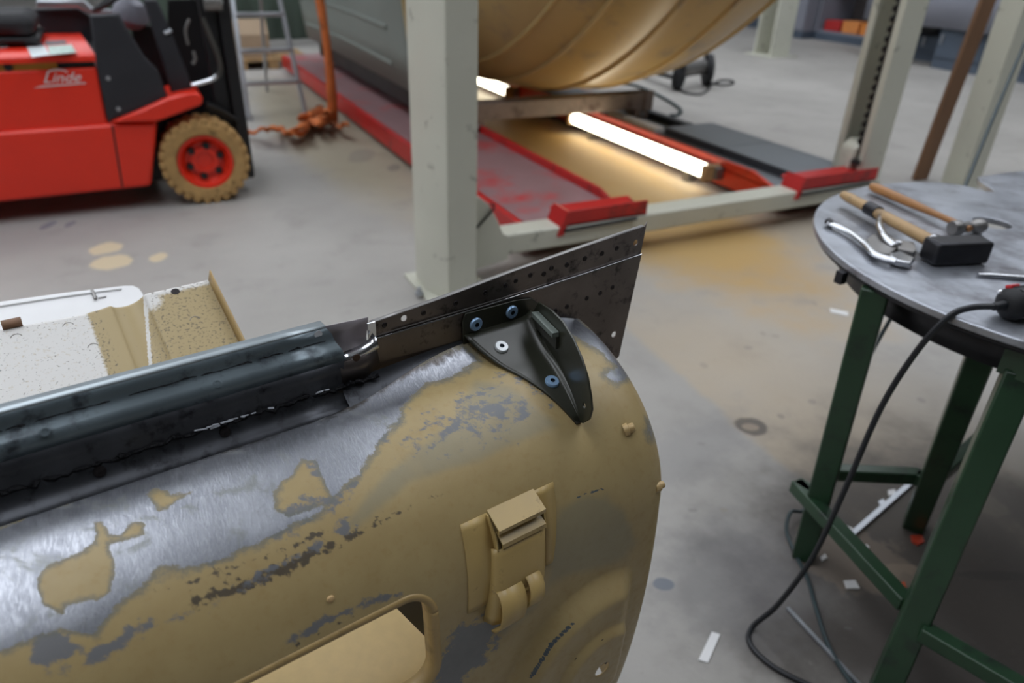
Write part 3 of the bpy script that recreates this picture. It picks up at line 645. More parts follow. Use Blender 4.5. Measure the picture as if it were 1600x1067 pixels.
# locking pliers
pl = thing('locking_pliers', TP(1370, 380, TZ), 'bright steel locking pliers lying open at the table edge', 'pliers')
def tp(px, py, z): return TP(px, py, TZ+z)
b = NB(); tube(b, catmull([tp(1296, 349, .012), tp(1325, 362, .013), tp(1350, 380, .014), tp(1368, 398, .015), tp(1400, 408, .015)]), .0095, 10, sy=.8); obj('fixed_handle', b, m_chrome, pl)
b = NB(); tube(b, catmull([tp(1377, 332, .03), tp(1374, 350, .03), tp(1382, 370, .026), tp(1398, 384, .02)]), [.005+.004*min(1, k/8) for k in range(25)], 10, sy=.8); obj('lever', b, m_chrome, pl)
b = NB(); prism(b, [tp(1352, 380, .006), tp(1370, 368, .006), tp(1398, 380, .006), tp(1402, 392, .006), tp(1386, 404, .006), tp(1366, 400, .006)], (0, 0, .012)); obj('body', b, m_steel, pl, bevel=.002)
b = NB(); prism(b, [tp(1398, 384, .004), tp(1425, 388, .004), tp(1429, 401, .004), tp(1425, 404, .004), tp(1400, 398, .004)], (0, 0, .018)); obj('jaw', b, m_steel, pl, bevel=.003)
b = NB(); prism(b, [tp(1386, 404, .004), tp(1404, 400, .004), tp(1427, 412, .004), tp(1420, 420, .004), tp(1394, 414, .004)], (0, 0, .015)); obj('jaw', b, m_chrome, pl, bevel=.003)
b = NB(); lathe(b, [(.008, 0), (.008, .026), (0, .028)], tp(1400, 392, .003), (0, 0, 1), 12); obj('pivot', b, m_chrome, pl)
b = NB(); tube(b, [tp(1294, 346, .012), tp(1300, 351, .012)], .0105, 10); obj('adjusting_screw', b, m_dsteel, pl)
# thin rod
b = NB(); tube(b, [tp(1528, 429, .006), tp(1548, 430, .006), tp(1640, 437, .006)], [.004, .006, .006], 10); obj('steel_rod', b, m_chrome, None, 'thin bright steel rod lying on the table beside the black power tool', 'rod')
# black power tool with slotted end
tl = thing('power_tool', TP(1580, 470, TZ), 'black power tool with slotted round end and red button at the table edge', 'power tool')
c0 = TP(1572, 476, TZ+.035); ax = (TP(1700, 455, TZ+.036)-c0).normalized()
b = NB(); lathe(b, [(0, -.006), (.014, -.006), (.024, .0), (.033, .010), (.0345, .022), (.0345, .05), (.031, .058), (.031, .20), (.027, .21), (0, .21)], c0, ax, 32); bd = obj('tool_body', b, m_rubber, tl)
up = Vector((0, 0, 1)); sd = ax.cross(up).normalized(); up = sd.cross(ax)
for k in range(14):
    a = 2*pi*k/14
    rd = sd*cos(a)+up*sin(a); tg = ax.cross(rd)
    b = NB(); fbox(b, c0, rd, tg, ax, .0335, .0355, -.003, .003, .016, .046); obj('vent_slot', b, m_blackm, bd)
b = NB(); rd = (up*.85+sd*-.45).normalized(); fbox(b, c0, rd, ax.cross(rd), ax, .030, .039, -.007, .007, .010, .035); obj('switch_button', b, mat('red_button', 'c02028', .35), bd, bevel=.002)
b = NB(); lathe(b, [(.004, .03), (.004, .036), (0, .037)], c0, (-ax*.5+up*.8-sd*.3).normalized(), 8); obj('end_screw', b, m_chrome, bd)
b = NB(); tube(b, [c0+ax*.0, c0-ax*.035], [.011, .008], 12); obj('cord_sleeve', b, m_cable, bd)
# its cord: down to the floor and away
def cord(pix, d0, d1, r, nm, material, lb, parent=None, zend=True, ends=None, cat='cable'):
    P = []
    for (px, py, dd) in pix: P.append(DP(px, py, dd))
    for p in P: p[2] = max(p[2], r)
    b = NB(); tube(b, catmull(P, 10), r, 8); return obj(nm, b, material, parent, lb, cat)
ds = depth_of(c0-ax*.035)
f0 = depth_of(G(1172, 985)); f1 = depth_of(G(1195, 1030)); f2 = depth_of(G(1240, 1067)); f3 = depth_of(G(1300, 1100))
cs = c0-ax*.03; u_, v_ = project(np.array(cs))
lin_ = lambda t: ds+(f0-ds)*t
cord([(float(u_), float(v_), ds), (1515, 481, lin_(.04)), (1480, 497, lin_(.08)), (1430, 552, lin_(.18)), (1375, 640, lin_(.35)), (1320, 765, lin_(.55)), (1270, 870, lin_(.75)), (1215, 945, lin_(.92)), (1175, 980, f0), (1172, 1010, depth_of(G(1172, 1010))), (1205, 1043, depth_of(G(1205, 1043))), (1260, 1072, depth_of(G(1260, 1072))), (1330, 1100, depth_of(G(1330, 1100)))],
     0, 0, .0072, 'cord', m_cable, None, parent=tl, cat=None)
def gz(px, py, z=.006): return depth_of(G(px, py, z))
# thin cable behind the table
cord([(1640, -20, 2.6), (1600, 70, 2.55), (1545, 200, 2.45), (1500, 308, 2.35), (1450, 400, 2.25), (1403, 478, 2.15), (1365, 545, 2.1), (1340, 598, 2.05), (1318, 650, 2.10), (1285, 740, 2.22), (1258, 795, 2.30), (1236, 800, gz(1236, 800, .05)), (1229, 830, gz(1229, 830, .02)), (1245, 870, gz(1245, 870)), (1262, 905, gz(1262, 905)), (1275, 950, gz(1275, 950)), (1295, 1010, gz(1295, 1010)), (1330, 1068, gz(1330, 1068)), (1360, 1110, gz(1360, 1110))],
     0, 0, .006, 'thin_cable', m_gcable, 'thin dark green cable hanging behind the table and trailing past its leg')
# floor bits
def bit(nm, pix, material, lb, cat, h=.003):
    obj(nm, prism(NB(), [G(px, py, .0005) for px, py in pix], (0, 0, h)), material, None, lb, cat)
bit('plastic_strip', [(1112, 988), (1125, 992), (1106, 1036), (1091, 1032)], m_paper, 'long white plastic strip lying alone on the open grey floor', 'strip')
bit('paper_scrap', [(1318, 908), (1336, 907), (1343, 920), (1322, 920)], m_paper, 'white paper scrap under the front stretcher of the table', 'scrap')
bit('paper_scrap', [(1339, 858), (1354, 851), (1358, 856), (1343, 864)], m_paper, 'small white paper strip between the stretcher and the red shard', 'scrap')
bit('paper_scrap', [(1281, 872), (1289, 866), (1292, 872), (1284, 878)], m_paper, 'tiny white scrap close to the foot of the left table leg', 'scrap')
bit('paper_scrap', [(1317, 819), (1332, 826), (1330, 832), (1315, 823)], m_paper, 'white paper scrap beside the upper end of the steel bar', 'scrap')
bit('paper_scrap', [(1387, 767), (1398, 765), (1400, 774), (1388, 775)], m_paper, 'white scrap next to the bar near the far table leg', 'scrap')
bit('paper_scrap', [(1372, 784), (1380, 780), (1383, 787), (1375, 790)], m_alu, 'bright metal scrap lying beside the bar near the far table leg', 'scrap')
bit('plastic_shard', [(1422, 838), (1440, 838), (1444, 848), (1434, 853), (1425, 848)], mat('red_plastic', 'b0402c', .4), 'flat red plastic shard by the far table leg', 'shard', .006)
bit('plastic_shard', [(1402, 915), (1412, 911), (1415, 922), (1406, 928)], mat('red_plastic2', 'c4502c', .4), 'orange red plastic shard beside the front table leg', 'shard', .008)
b = NB(); beam(b, G(1424, 754, .006), G(1316, 848, .006), .016, .010); obj('flat_bar', b, m_alu, None, 'grey flat steel bar lying on the floor between the table legs', 'bar')
b = NB(); beam(b, G(1230, 950, .006), G(1350, 1078, .006), .010, .008); obj('flat_bar', b, m_alu, None, 'thin bright steel bar on the floor under the black power cord', 'bar')
obj('plastic_strip', prism(NB(), [G(1296, 482, .0005), G(1325, 488, .0005), G(1325, 494, .0005), G(1298, 488, .0005)], (0, 0, .003)), m_paper, None, 'white plastic strip on tan floor just behind the left table leg', 'strip')
# ------------------------------------------------------------------ the body panel in the foreground
PA = radians(9.0); PO = np.array([.34095, .76724, 0.]); PU = np.array([cos(PA), sin(PA), 0.]); PV = np.array([sin(PA), -cos(PA), 0.])
def W(u, v, z): return PO+PU*u+PV*v+np.array([0, 0, z])
def uz(px, py, v):                        # pixel on the vertical plane v of the panel
    p = PL(px, py, PO+PV*v, PV); return float((p-PO) @ PU), float(p[2])
pn = thing('body_panel', W(-.3, .1, .45), 'tan steel vehicle body panel, partly sanded to bare metal, with folded rail and olive bracket', 'body panel')
UC, AA, VC, VF, RV, ZT, KK, QQ, EE, US, SV = .12, .10, -.14, .2313, .1884, 1.1132, -.05, .2413, 3.0, .0586, .059
t_ = np.radians(np.r_[np.linspace(.03, 1.2, 8), np.linspace(2, 87, 90)]); bb_ = VF-VC
wu_ = UC+AA*np.sin(t_)**(2/EE); wv_ = VC+bb_*np.cos(t_)**(2/EE)
us = np.arange(-.95, UC, .0022)
ou = np.r_[us, wu_]; ov = np.r_[np.full(len(us), VF), wv_]
tau = np.clip((ou-UC)/AA, 0, 1); su = np.where(ou > UC, UC+US*tau, ou); sv_ = SV*(1-tau)
fi = np.radians(np.linspace(0, 90, 100)); gg_ = list(np.sin(fi)); zz = list(ZT-RV*(1-np.cos(fi)))
for d in np.arange(.003, .48, .003): gg_.append(1-(KK*d+QQ*d*d)/.17); zz.append(ZT-RV-d)
gg_ = np.array(gg_); zz = np.array(zz)
U = su[None]+(ou-su)[None]*gg_[:, None]; Vv = sv_[None]+(ov-sv_)[None]*gg_[:, None]; Z = np.repeat(zz[:, None], len(ou), 1)
def wv(z): return SV+(VF-SV)*np.interp(-z, -zz, gg_)      # wall position at a height
def zshell(v): return ZT-RV*(1-math.sqrt(max(0, 1-max(0, (v-SV)/(VF-SV))**2)))
# flat and cove between the rail and the rounded edge
def sm(x): x = np.clip(x, 0, 1); return x*x*(3-2*x)
k_ = sm((U[0]+.24)/.22); tv = .040*(1-k_)+.002*k_; tz = 1.1135*(1-k_)+1.134*k_; tz = np.where(U[0] > .12, np.maximum(1.1133, 1.134-(U[0]-.12)*.35), tz)
top = []
for f in np.linspace(0, 1, 16)[:-1]:
    top.append((U[0], tv*(1-f)+np.maximum(Vv[0], tv)*f, tz*(1-f)**2+ZT*(1-(1-f)**2)))
U = np.vstack([np.array([a[0] for a in top]), U]); Vv = np.vstack([np.array([a[1] for a in top]), Vv]); Z = np.vstack([np.array([a[2] for a in top]), Z])
NR, NC = U.shape
Vv = np.maximum(Vv, .001)
# pressed round boss
DU, DZ = .043, .716
wall = (Z < ZT-RV*.6)
def boss(d): return .026*sm((.150-d)/.034)+.009*sm((.074-d)/.014)
dd = np.hypot(U-DU, Z-DZ); bs = np.where(wall, boss(dd), 0.)*sm((.122-U)/.05)
# openings: snap the grid to their outlines, then drop the faces inside
def rr(u, z, u0, u1, z0, z1, r):
    qx = np.abs(u-(u0+u1)/2)-(u1-u0)/2+r; qz = np.abs(z-(z0+z1)/2)-(z1-z0)/2+r
    return np.hypot(np.maximum(qx, 0), np.maximum(qz, 0))+np.minimum(np.maximum(qx, qz), 0)-r
OP = (-.66, -.198, .845, .988, .032)
rail_rows = np.arange(NR)[:, None] > 15
front = (Vv > .15) & rail_rows
for fn in (lambda u, z: rr(u, z, *OP), lambda u, z: np.hypot(u-DU, z-DZ)-.0125):
    s = np.where(front, fn(U, Z), 1.); e = 1e-4
    gu = (fn(U+e, Z)-fn(U-e, Z))/(2*e); gz_ = (fn(U, Z+e)-fn(U, Z-e))/(2*e)
    k = np.abs(s) < .0019
    U = np.where(k, U-gu*s, U); Z2 = np.where(k, Z-gz_*s, Z)
    Vv = np.where(k, wv(Z2), Vv); Z = Z2
s1 = np.where(front, rr(U, Z, *OP), 1.); s2 = np.where(front, np.hypot(U-DU, Z-DZ)-.0125, 1.)
hole = (s1 < 1e-4) | (s2 < 1e-4)
Vn = Vv+bs
P = PO+U[..., None]*PU+Vn[..., None]*PV; P[..., 2] += Z
idx = np.arange(NR*NC).reshape(NR, NC)
q = np.stack([idx[:-1, :-1], idx[:-1, 1:], idx[1:, 1:], idx[1:, :-1]], -1).reshape(-1, 4)
hf_ = hole.ravel()[q].all(1) | ((Vv.ravel()[q] < .0012).all(1))
q = q[~hf_]
me = bpy.data.meshes.new('shell'); me.from_pydata(P.reshape(-1, 3).tolist(), [], q.tolist()); me.update()
me.polygons.foreach_set('use_smooth', [True]*len(me.polygons))
# paint, primer and bare metal laid out on the surface
PX, PY = project(P); PX = PX.ravel(); PY = PY.ravel(); UU = U.ravel(); ZZ = Z.ravel(); AR = (np.arange(NR)[:, None]*np.ones((1, NC))).ravel()*.0028
def vnoise(x, y, seed):
    g = np.random.RandomState(seed).rand(256, 256); xi = np.floor(x).astype(int); yi = np.floor(y).astype(int); fx = x-xi; fy = y-yi; fx = fx*fx*(3-2*fx); fy = fy*fy*(3-2*fy)
    A = lambda i, j: g[(xi+i) % 256, (yi+j) % 256]
    return (A(0, 0)*(1-fx)+A(1, 0)*fx)*(1-fy)+(A(0, 1)*(1-fx)+A(1, 1)*fx)*fy
def fbm(sx, sy, seed, oc=4): 
    o = 0; a = .5
    for k in range(oc): o = o+a*vnoise(UU*sx*2**k+7.3*k, AR*sy*2**k+3.1*k, seed+k); a *= .5
    return o/(1-.5**oc)-.5
def poly_sd(pts):                          # positive inside
    p = np.array(pts, float); n = len(p); d = np.full(PX.shape, 1e9); ins_ = np.zeros(PX.shape, bool)
    for i in range(n):
        a, b = p[i], p[(i+1) % n]; ex, ey = b-a; wx, wy = PX-a[0], PY-a[1]
        t = np.clip((wx*ex+wy*ey)/(ex*ex+ey*ey), 0, 1); d = np.minimum(d, np.hypot(wx-ex*t, wy-ey*t))
        c = ((a[1] <= PY) != (b[1] <= PY)); ins_ ^= c & (PX < a[0]+(PY-a[1])*ex/(ey if abs(ey) > 1e-9 else 1e-9))
    return np.where(ins_, d, -d)
# bare: sanded steel along the top
bare = poly_sd([(-400, 960), (0, 826), (356, 690), (560, 610), (725, 540), (752, 566), (715, 588), (668, 622), (618, 662), (590, 690), (560, 745), (500, 800), (400, 852), (300, 890), (240, 905), (165, 965), (95, 985), (0, 1015), (-400, 1150)])
for pts, k in (([(58, 905), (66, 945), (100, 962), (140, 948), (172, 925), (176, 880), (172, 852), (200, 842), (222, 835), (224, 820), (208, 818), (188, 838), (172, 834), (160, 814), (146, 816), (150, 850), (120, 868), (80, 884)], 1),
              ([(236, 776), (246, 768), (270, 772), (300, 770), (280, 784), (262, 798), (248, 799)], 1), ([(428, 795), (448, 755), (470, 718), (498, 716), (508, 765), (520, 785), (480, 800), (452, 806)], 1), ([(625, 640), (665, 600), (760, 590), (830, 640), (700, 660), (640, 690)], 1)):
    bare = np.minimum(bare, -poly_sd(pts)*1.4)
for (cx, cy, rx, ry, dep) in ((330, 808, 28, 22, 9), (335, 745, 24, 15, 5), (40, 860, 40, 22, 6), (215, 770, 20, 12, 4), (420, 765, 26, 16, 6), (255, 880, 40, 28, 7)):
    bare = bare-dep*2.2*np.exp(-(((PX-cx)/rx)**2+((PY-cy)/ry)**2))
bare = bare+fbm(45, 60, 3)*16+fbm(160, 200, 9, 3)*9
for pts in ([(905, 505), (960, 545), (985, 590), (960, 600), (940, 585), (965, 575), (930, 545), (880, 520)], [(1012, 655), (1020, 672), (1018, 690), (1012, 675)], [(100, 945), (168, 935), (172, 960), (150, 992), (100, 985)], [(870, 488), (900, 497), (935, 528), (950, 560), (900, 520), (865, 505)]):
    bare = np.maximum(bare, poly_sd(pts)*1.2+fbm(120, 120, 17)*12)
# grey primer showing through
prim = np.full(PX.shape, -60.)
for pts, k in (([(668, 1080), (705, 985), (725, 972), (770, 955), (783, 965), (772, 1010), (755, 1040), (725, 1056), (715, 1085)], 1.), ([(455, 985), (520, 955), (612, 922), (625, 930), (560, 955), (500, 985), (440, 1010)], 1.4), ([(160, 1010), (220, 975), (330, 945), (420, 890), (500, 845), (545, 815), (545, 825), (470, 870), (390, 915), (300, 960), (200, 1005), (110, 1060), (60, 1060)], .5), ([(60, 990), (110, 985), (130, 1010), (70, 1050), (30, 1045)], .9), ([(700, 640), (760, 612), (835, 640), (790, 660), (700, 690), (640, 700)], .22), ([(420, 805), (560, 745), (548, 775), (440, 835), (330, 880)], .6), ([(865, 630), (800, 600), (780, 585), (820, 590)], .5), ([(470, 720), (560, 660), (640, 640), (600, 690), (540, 720), (510, 760)], .8)):
    prim = np.maximum(prim, np.minimum(poly_sd(pts), 25)*k)
prim = np.maximum(prim, -22+0*prim)
prim = prim+fbm(70, 110, 31)*26+fbm(240, 300, 35, 3)*18
# greenish filler area over the right wall
fill = np.minimum(poly_sd([(868, 790), (905, 770), (950, 765), (985, 800), (1000, 850), (985, 880), (880, 910), (845, 930), (850, 860)]), 22)
fill = np.maximum(fill, np.minimum(poly_sd([(745, 930), (850, 910), (840, 945), (790, 1000), (770, 990)]), 20))
fill = np.maximum(fill, np.minimum(poly_sd([(740, 590), (800, 600), (880, 665), (760, 720), (640, 760), (560, 830), (520, 830), (600, 740), (700, 660)]), 12)); fill = fill+fbm(30, 30, 51)*14
# dark grime streaks
grim = np.full(PX.shape, -40.)
for pts, k in (([(280, 935), (350, 912), (450, 868), (520, 838), (600, 805), (640, 790), (700, 765), (700, 772), (600, 818), (470, 892), (380, 930), (300, 955)], 1.), ([(240, 925), (330, 893), (450, 850), (530, 815), (535, 822), (450, 862), (330, 906)], 1.), ([(545, 965), (600, 945), (640, 938), (655, 942), (600, 950), (560, 965), (500, 988), (420, 1035), (380, 1058), (420, 1030), (480, 992)], 1.)):
    grim = np.maximum(grim, np.minimum(poly_sd(pts), 14)*k)
grim = grim+fbm(130, 160, 71)*26+fbm(300, 420, 75, 3)*26-3
scr = np.full(PX.shape, -30.)
for pts in ([(905, 772), (940, 762), (943, 765), (918, 772)], [(898, 777), (912, 773), (905, 778)], [(826, 1058), (860, 1002), (893, 973), (903, 968), (866, 1006), (832, 1058)]): scr = np.maximum(scr, poly_sd(pts)+.3+fbm(300, 300, 5)*4)
burn = np.full(PX.shape, -30.)
for pts in ([(540, 600), (620, 560), (715, 538), (730, 552), (660, 580), (560, 640), (470, 668), (380, 705), (300, 728), (420, 668)],): burn = np.maximum(burn, np.minimum(poly_sd(pts), 16))
burn = burn+fbm(60, 90, 91)*14+fbm(220, 260, 95, 3)*10
for nm, arr, sc in (('burn', burn, 14), ('bare', bare, 24), ('primer', prim, 20), ('filler', fill, 18), ('grime', grim, 16), ('scratch', scr, 3)):
    at_ = me.attributes.new(nm, 'FLOAT', 'POINT'); at_.data.foreach_set('value', np.clip(arr/sc, -1, 1).astype(np.float32))
def panel_material():
    M = bpy.data.materials.new('worn_tan_panel'); M.use_nodes = True; nt = M.node_tree; N = nt.nodes; L = nt.links; b = N['Principled BSDF']
    tc = N.new('ShaderNodeTexCoord')
    def noise(s, det=5, st=None, rough=.6, dist=0.):
        n = N.new('ShaderNodeTexNoise'); n.inputs['Scale'].default_value = s; n.inputs['Detail'].default_value = det; n.inputs['Roughness'].default_value = rough; n.inputs['Distortion'].default_value = dist
        mp = N.new('ShaderNodeMapping'); L.new(tc.outputs['Object'], mp.inputs[0])
        if st: mp.inputs['Scale'].default_value = st[0]; mp.inputs['Rotation'].default_value = st[1]
        L.new(mp.outputs[0], n.inputs['Vector']); return n.outputs['Fac']
    def mth(op, a, c):
        n = N.new('ShaderNodeMath'); n.operation = op
        for i, x in enumerate((a, c)):
            if isinstance(x, (int, float)): n.inputs[i].default_value = x
            else: L.new(x, n.inputs[i])
        return n.outputs[0]
    def att(nm):
        a = N.new('ShaderNodeAttribute'); a.attribute_name = nm; return a.outputs['Fac']
    def rng(x, lo, hi, a=0., c=1.):
        n = N.new('ShaderNodeMapRange'); n.interpolation_type = 'SMOOTHSTEP'; L.new(x, n.inputs[0])
        for i, val in enumerate((lo, hi, a, c)): n.inputs[i+1].default_value = val
        return n.outputs[0]
    def mix(f, a, c):
        n = N.new('ShaderNodeMix'); n.data_type = 'RGBA'; L.new(f, n.inputs['Factor'])
        for k, x in (('A', a), ('B', c)):
            if isinstance(x, str): n.inputs[k].default_value = lin(x)+(1,)
            else: L.new(x, n.inputs[k])
        return n.outputs['Result']
    nf = noise(420, 4); nm_ = noise(90, 5); nl = noise(14, 4)
    sw = noise(60, 3, ((9, .9, 3), (0, 0, radians(35)))); sw2 = noise(260, 3, ((1, .22, .6), (0, 0, radians(40))), dist=1.2); sw3 = noise(200, 3, ((1, .22, .6), (0, 0, radians(-25))), dist=1.6)
    fb = mth('ADD', att('bare'), mth('MULTIPLY', mth('SUBTRACT', nf, .5), .5))
    fp = mth('ADD', att('primer'), mth('MULTIPLY', mth('SUBTRACT', nf, .5), .7))
    ff = mth('ADD', att('filler'), mth('MULTIPLY', mth('SUBTRACT', nm_, .5), .4))
    fg = mth('ADD', att('grime'), mth('MULTIPLY', mth('SUBTRACT', nf, .5), .8))
    fs = mth('ADD', att('scratch'), mth('MULTIPLY', mth('SUBTRACT', nf, .5), .3))
    tan = mix(rng(nl, .3, .7), 'a38e62', 'ab976a')
    tan = mix(mth('MULTIPLY', rng(nm_, .5, .75), .35), tan, '9b7f4c')
    tan = mix(mth('MULTIPLY', rng(ff, -.15, .9), .6), tan, '86836f')
    tan = mix(mth('MULTIPLY', rng(fg, .05, .5), .85), tan, '3e3a38')
    tan = mix(mth('MULTIPLY', rng(fp, -.05, .35), .9), tan, '6b6f76')
    tan = mix(rng(fs, -.1, .2), tan, '4c555c')
    ring = rng(mth('ADD', fb, mth('MULTIPLY', mth('SUBTRACT', nm_, .5), .5)), -.5, -.02); tan = mix(mth('MULTIPLY', ring, .75), tan, '6e6f66')
    metal = rng(fb, -.03, .14)
    worn = mth('MULTIPLY', rng(mth('ADD', noise(22, 5, None, .65, .8), mth('MULTIPLY', mth('SUBTRACT', sw2, .5), .25)), .54, .68), .6)
    st = mix(rng(nl, .35, .65), '8c8f96', 'a4a7ae')
    st = mix(mth('MULTIPLY', rng(sw2, .40, .70), .3), st, 'c4c7cd'); st = mix(mth('MULTIPLY', rng(sw3, .45, .7), .22), st, '7e7f88')
    st = mix(worn, st, '7c7f78')
    bn = rng(mth('ADD', att('burn'), mth('MULTIPLY', mth('SUBTRACT', nf, .5), .5)), -.2, .7); st = mix(mth('MULTIPLY', bn, .85), st, '4d463f')
    L.new(mix(metal, tan, st), b.inputs['Base Color']); L.new(mth('MULTIPLY', mth('MULTIPLY', metal, .92), mth('SUBTRACT', 1.0, worn)), b.inputs['Metallic'])
    ro = N.new('ShaderNodeMix'); ro.data_type = 'FLOAT'; L.new(metal, ro.inputs['Factor']); L.new(rng(nm_, .3, .7, .36, .5), ro.inputs['A']); L.new(rng(sw2, .3, .7, .46, .34), ro.inputs['B']); L.new(ro.outputs['Result'], b.inputs['Roughness'])
    h = mth('ADD', mth('MULTIPLY', mth('MULTIPLY', mth('ADD', sw2, sw3), .5), metal), mth('MULTIPLY', nf, .25))
    h = mth('SUBTRACT', h, mth('MULTIPLY', metal, .35))
    bp = N.new('ShaderNodeBump'); bp.inputs['Strength'].default_value = .2; bp.inputs['Distance'].default_value = .0015; L.new(h, bp.inputs['Height']); L.new(bp.outputs[0], b.inputs['Normal'])
    return M
m_panel = panel_material()
sh = link_mesh('shell', me, m_panel, pn); solid(sh, .0015, -1 if True else 1)
# rolled edge of the rectangular opening
def rr_loop(u0, u1, z0, z1, r, n=10):
    L_ = []
    for cx, cz, a0 in ((u1-r, z1-r, 0), (u0+r, z1-r, 90), (u0+r, z0+r, 180), (u1-r, z0+r, 270)): L_ += [(cx+r*cos(radians(a0+90*k/n)), cz+r*sin(radians(a0+90*k/n))) for k in range(n+1)]
    return L_
rows = []
for off, dv in ((.0045, .0008), (.001, .0022), (-.003, .0016), (-.0055, -.003), (-.006, -.016)):
    u0, u1, z0, z1, r = OP; lp = rr_loop(u0-off, u1+off, z0-off, z1+off, r+off)
    # keep the loop on straight segments too
    pts = []
    for i in range(len(lp)):
        a, c = lp[i], lp[(i+1) % len(lp)]; nseg = max(1, int(hypot(c[0]-a[0], c[1]-a[1])/.02))
        if i % 11 == 10: nseg = 20
        else: nseg = 1
        pts += [(a[0]+(c[0]-a[0])*k/nseg, a[1]+(c[1]-a[1])*k/nseg) for k in range(nseg)]
    pts.append(pts[0]); rows.append([W(x, float(wv(z))+dv, z) for x, z in pts])
o = obj('opening_rim', sheet(NB(), rows), m_tan, pn, angle=80); solid(o, .0012, 0)
b = NB(); px_, py_ = 532, 962; u_, z_ = uz(px_, py_, VF); lathe(b, [(.0042, -.001), (.0042, .001), (.002, .0025), (0, .003)], W(u_, float(wv(z_))+.001, z_), PV, 14); obj('rivet', b, mat('light_tan_rivet', 'c8a878', .5), pn)
# inner tray and rib seen through the opening
o = obj('inner_tray', sheet(NB(), [[W(-.9, .215, .70), W(.12, .215, .70)], [W(-.9, .10, .70), W(.12, .10, .70)], [W(-.9, -.19, .76), W(.12, -.19, .76)]]), mat('inner_tan', 'c2a873', .5, var=.05, scale=60), pn); solid(o, .002)
tri = [uz(px_, py_, .15) for px_, py_ in ((600, 930), (690, 925), (690, 1020))]
o = obj('inner_rib', prism(NB(), [W(u_, .15, z_) for u_, z_ in tri], PV*.002), mat('grey_inner', '6c7078', .45, .3), pn)
# ---------------- rail along the upper edge (left part)
prof = [(-.016, 1.2080), (-.002, 1.2088), (.0005, 1.2068), (.001, 1.197), (.002, 1.1920), (.0060, 1.1875), (.0115, 1.1840), (.0150, 1.1812), (.0168, 1.1765), (.0173, 1.168), (.0175, 1.152), (.0178, 1.140), (.0195, 1.1345), (.0205, 1.128), (.024, 1.1215), (.031, 1.1165), (.041, 1.1142)]
LEND = lambda i: -.196-(.006 if i < 3 else 0)+(.006*math.exp(-((i-8)/3)**2))
us_ = [-.95+.05*k for k in range(15)]
rows = [[W(x, v, z) for x in us_]+[W(LEND(i), v, z)] for i, (v, z) in enumerate(prof)]
m_rail = mat('dark_grey_blue_steel', '69757b', .30, .45, var=.14, scale=14, stretch=(1, 1, 1), dirt='3a3f45', dirt_amt=.25, dirt_scale=30)
m_web = mat('bare_dark_web', '67605d', .33, .75, var=.22, scale=16, dirt='2b292a', dirt_amt=.28, dirt_scale=40)
m_web2 = mat('black_scale_steel', '47494e', .38, .6, var=.25, scale=25, dirt='24252a', dirt_amt=.35, dirt_scale=60)
o = obj('rail', sheet(NB(), rows[2:10]), m_rail, pn, angle=60); solid(o, .0014, 0)
o = obj('rail_lip', sheet(NB(), rows[:3]), mat('skylit_lip_steel', 'a3adb2', .35, .5, var=.08, scale=20), pn, angle=60); solid(o, .0014, 0)  # lip coloured paler than the rail to carry the skylight's reflection
o = obj('rail_web', sheet(NB(), rows[9:]), m_web2, pn, angle=60); solid(o, .0012, 0)
xs_ = np.linspace(-.197, -.02, 16); kk_ = sm((xs_+.24)/.22)
rows = [[W(x, .0180*(1-k)+.0040*k, 1.1385) for x, k in zip(xs_, kk_)], [W(x, .026*(1-k)+.004*k, 1.1235*(1-k)+1.1365*k) for x, k in zip(xs_, kk_)], [W(x, .043*(1-k)+.006*k, 1.1142*(1-k)+1.1335*k) for x, k in zip(xs_, kk_)]]
o = obj('seam_strip', sheet(NB(), rows), m_web2, pn, angle=80)
# weld bead: rough dark line with bright flecks
rs = np.random.RandomState(3); bx_ = np.linspace(-.95, -.15, 150)
b = NB(); tube(b, [W(x, .0195+.0012*rs.randn(), 1.1365+.0013*rs.randn()-.0012) for x in bx_], [.0016+.0013*abs(rs.randn()) for _ in bx_], 6); obj('weld_bead', b, m_weld, pn, kind=None)
for k in range(13):
    x = rs.choice([rs.uniform(-.36, -.30), rs.uniform(-.40, -.15)]); b = NB(); tube(b, [W(x, .0212, 1.1378+.001*rs.randn()), W(x+rs.uniform(.002, .018), .0214, 1.1375+.001*rs.randn())], rs.uniform(.0007, .0014), 6); obj('weld_fleck', b, mat('bright_fleck', 'c6cad2', .45, .2), pn)
# scratched line on the rail
b = NB(); xs = np.linspace(-.95, -.205, 160); tube(b, [W(x, .0030+.0002*rs.randn(), 1.1915+.0007*rs.randn()) for x in xs], [.0005+.0005*abs(rs.randn()) for _ in xs], 5); obj('rail_scratch', b, m_weld, pn)
# ---------------- right plate
def wu(px, py, v=0.): return uz(px, py, v)
hol = [wu(631, 497, .0), wu(993, 379), wu(957, 521)]
tops = [(-.1456, 1.1966), (-.10, 1.2002), (-.0388, 1.205), (.0605, 1.2155), (.1707, 1.2243), (.303, 1.2337), (.3072, 1.2400)]
fold = [(-.1456, 1.1755), (.0597, 1.1792), (.302, 1.190)]
out = [(-.1456, 1.173), (-.1456, 1.194)]+tops[0:]+[(.3015, 1.188), (.20, 1.183), (.0597, 1.1775)]
b = NB(); plate(b, out, [circ(hol[0][0], hol[0][1], .0042, 16), circ(hol[1][0], hol[1][1], .0048, 16)], lambda x, z: W(x, -.001, z), PV*.0016); obj('upper_flange', b, m_web, pn)
b = NB(); rows = [[W(x, .0006, z) for x, z in tops[:-1]], [W(x, -.0055, z+.0012) for x, z in tops[:-1]]]; o = obj('flange_lip', sheet(b, rows), m_steel, pn); solid(o, .001)
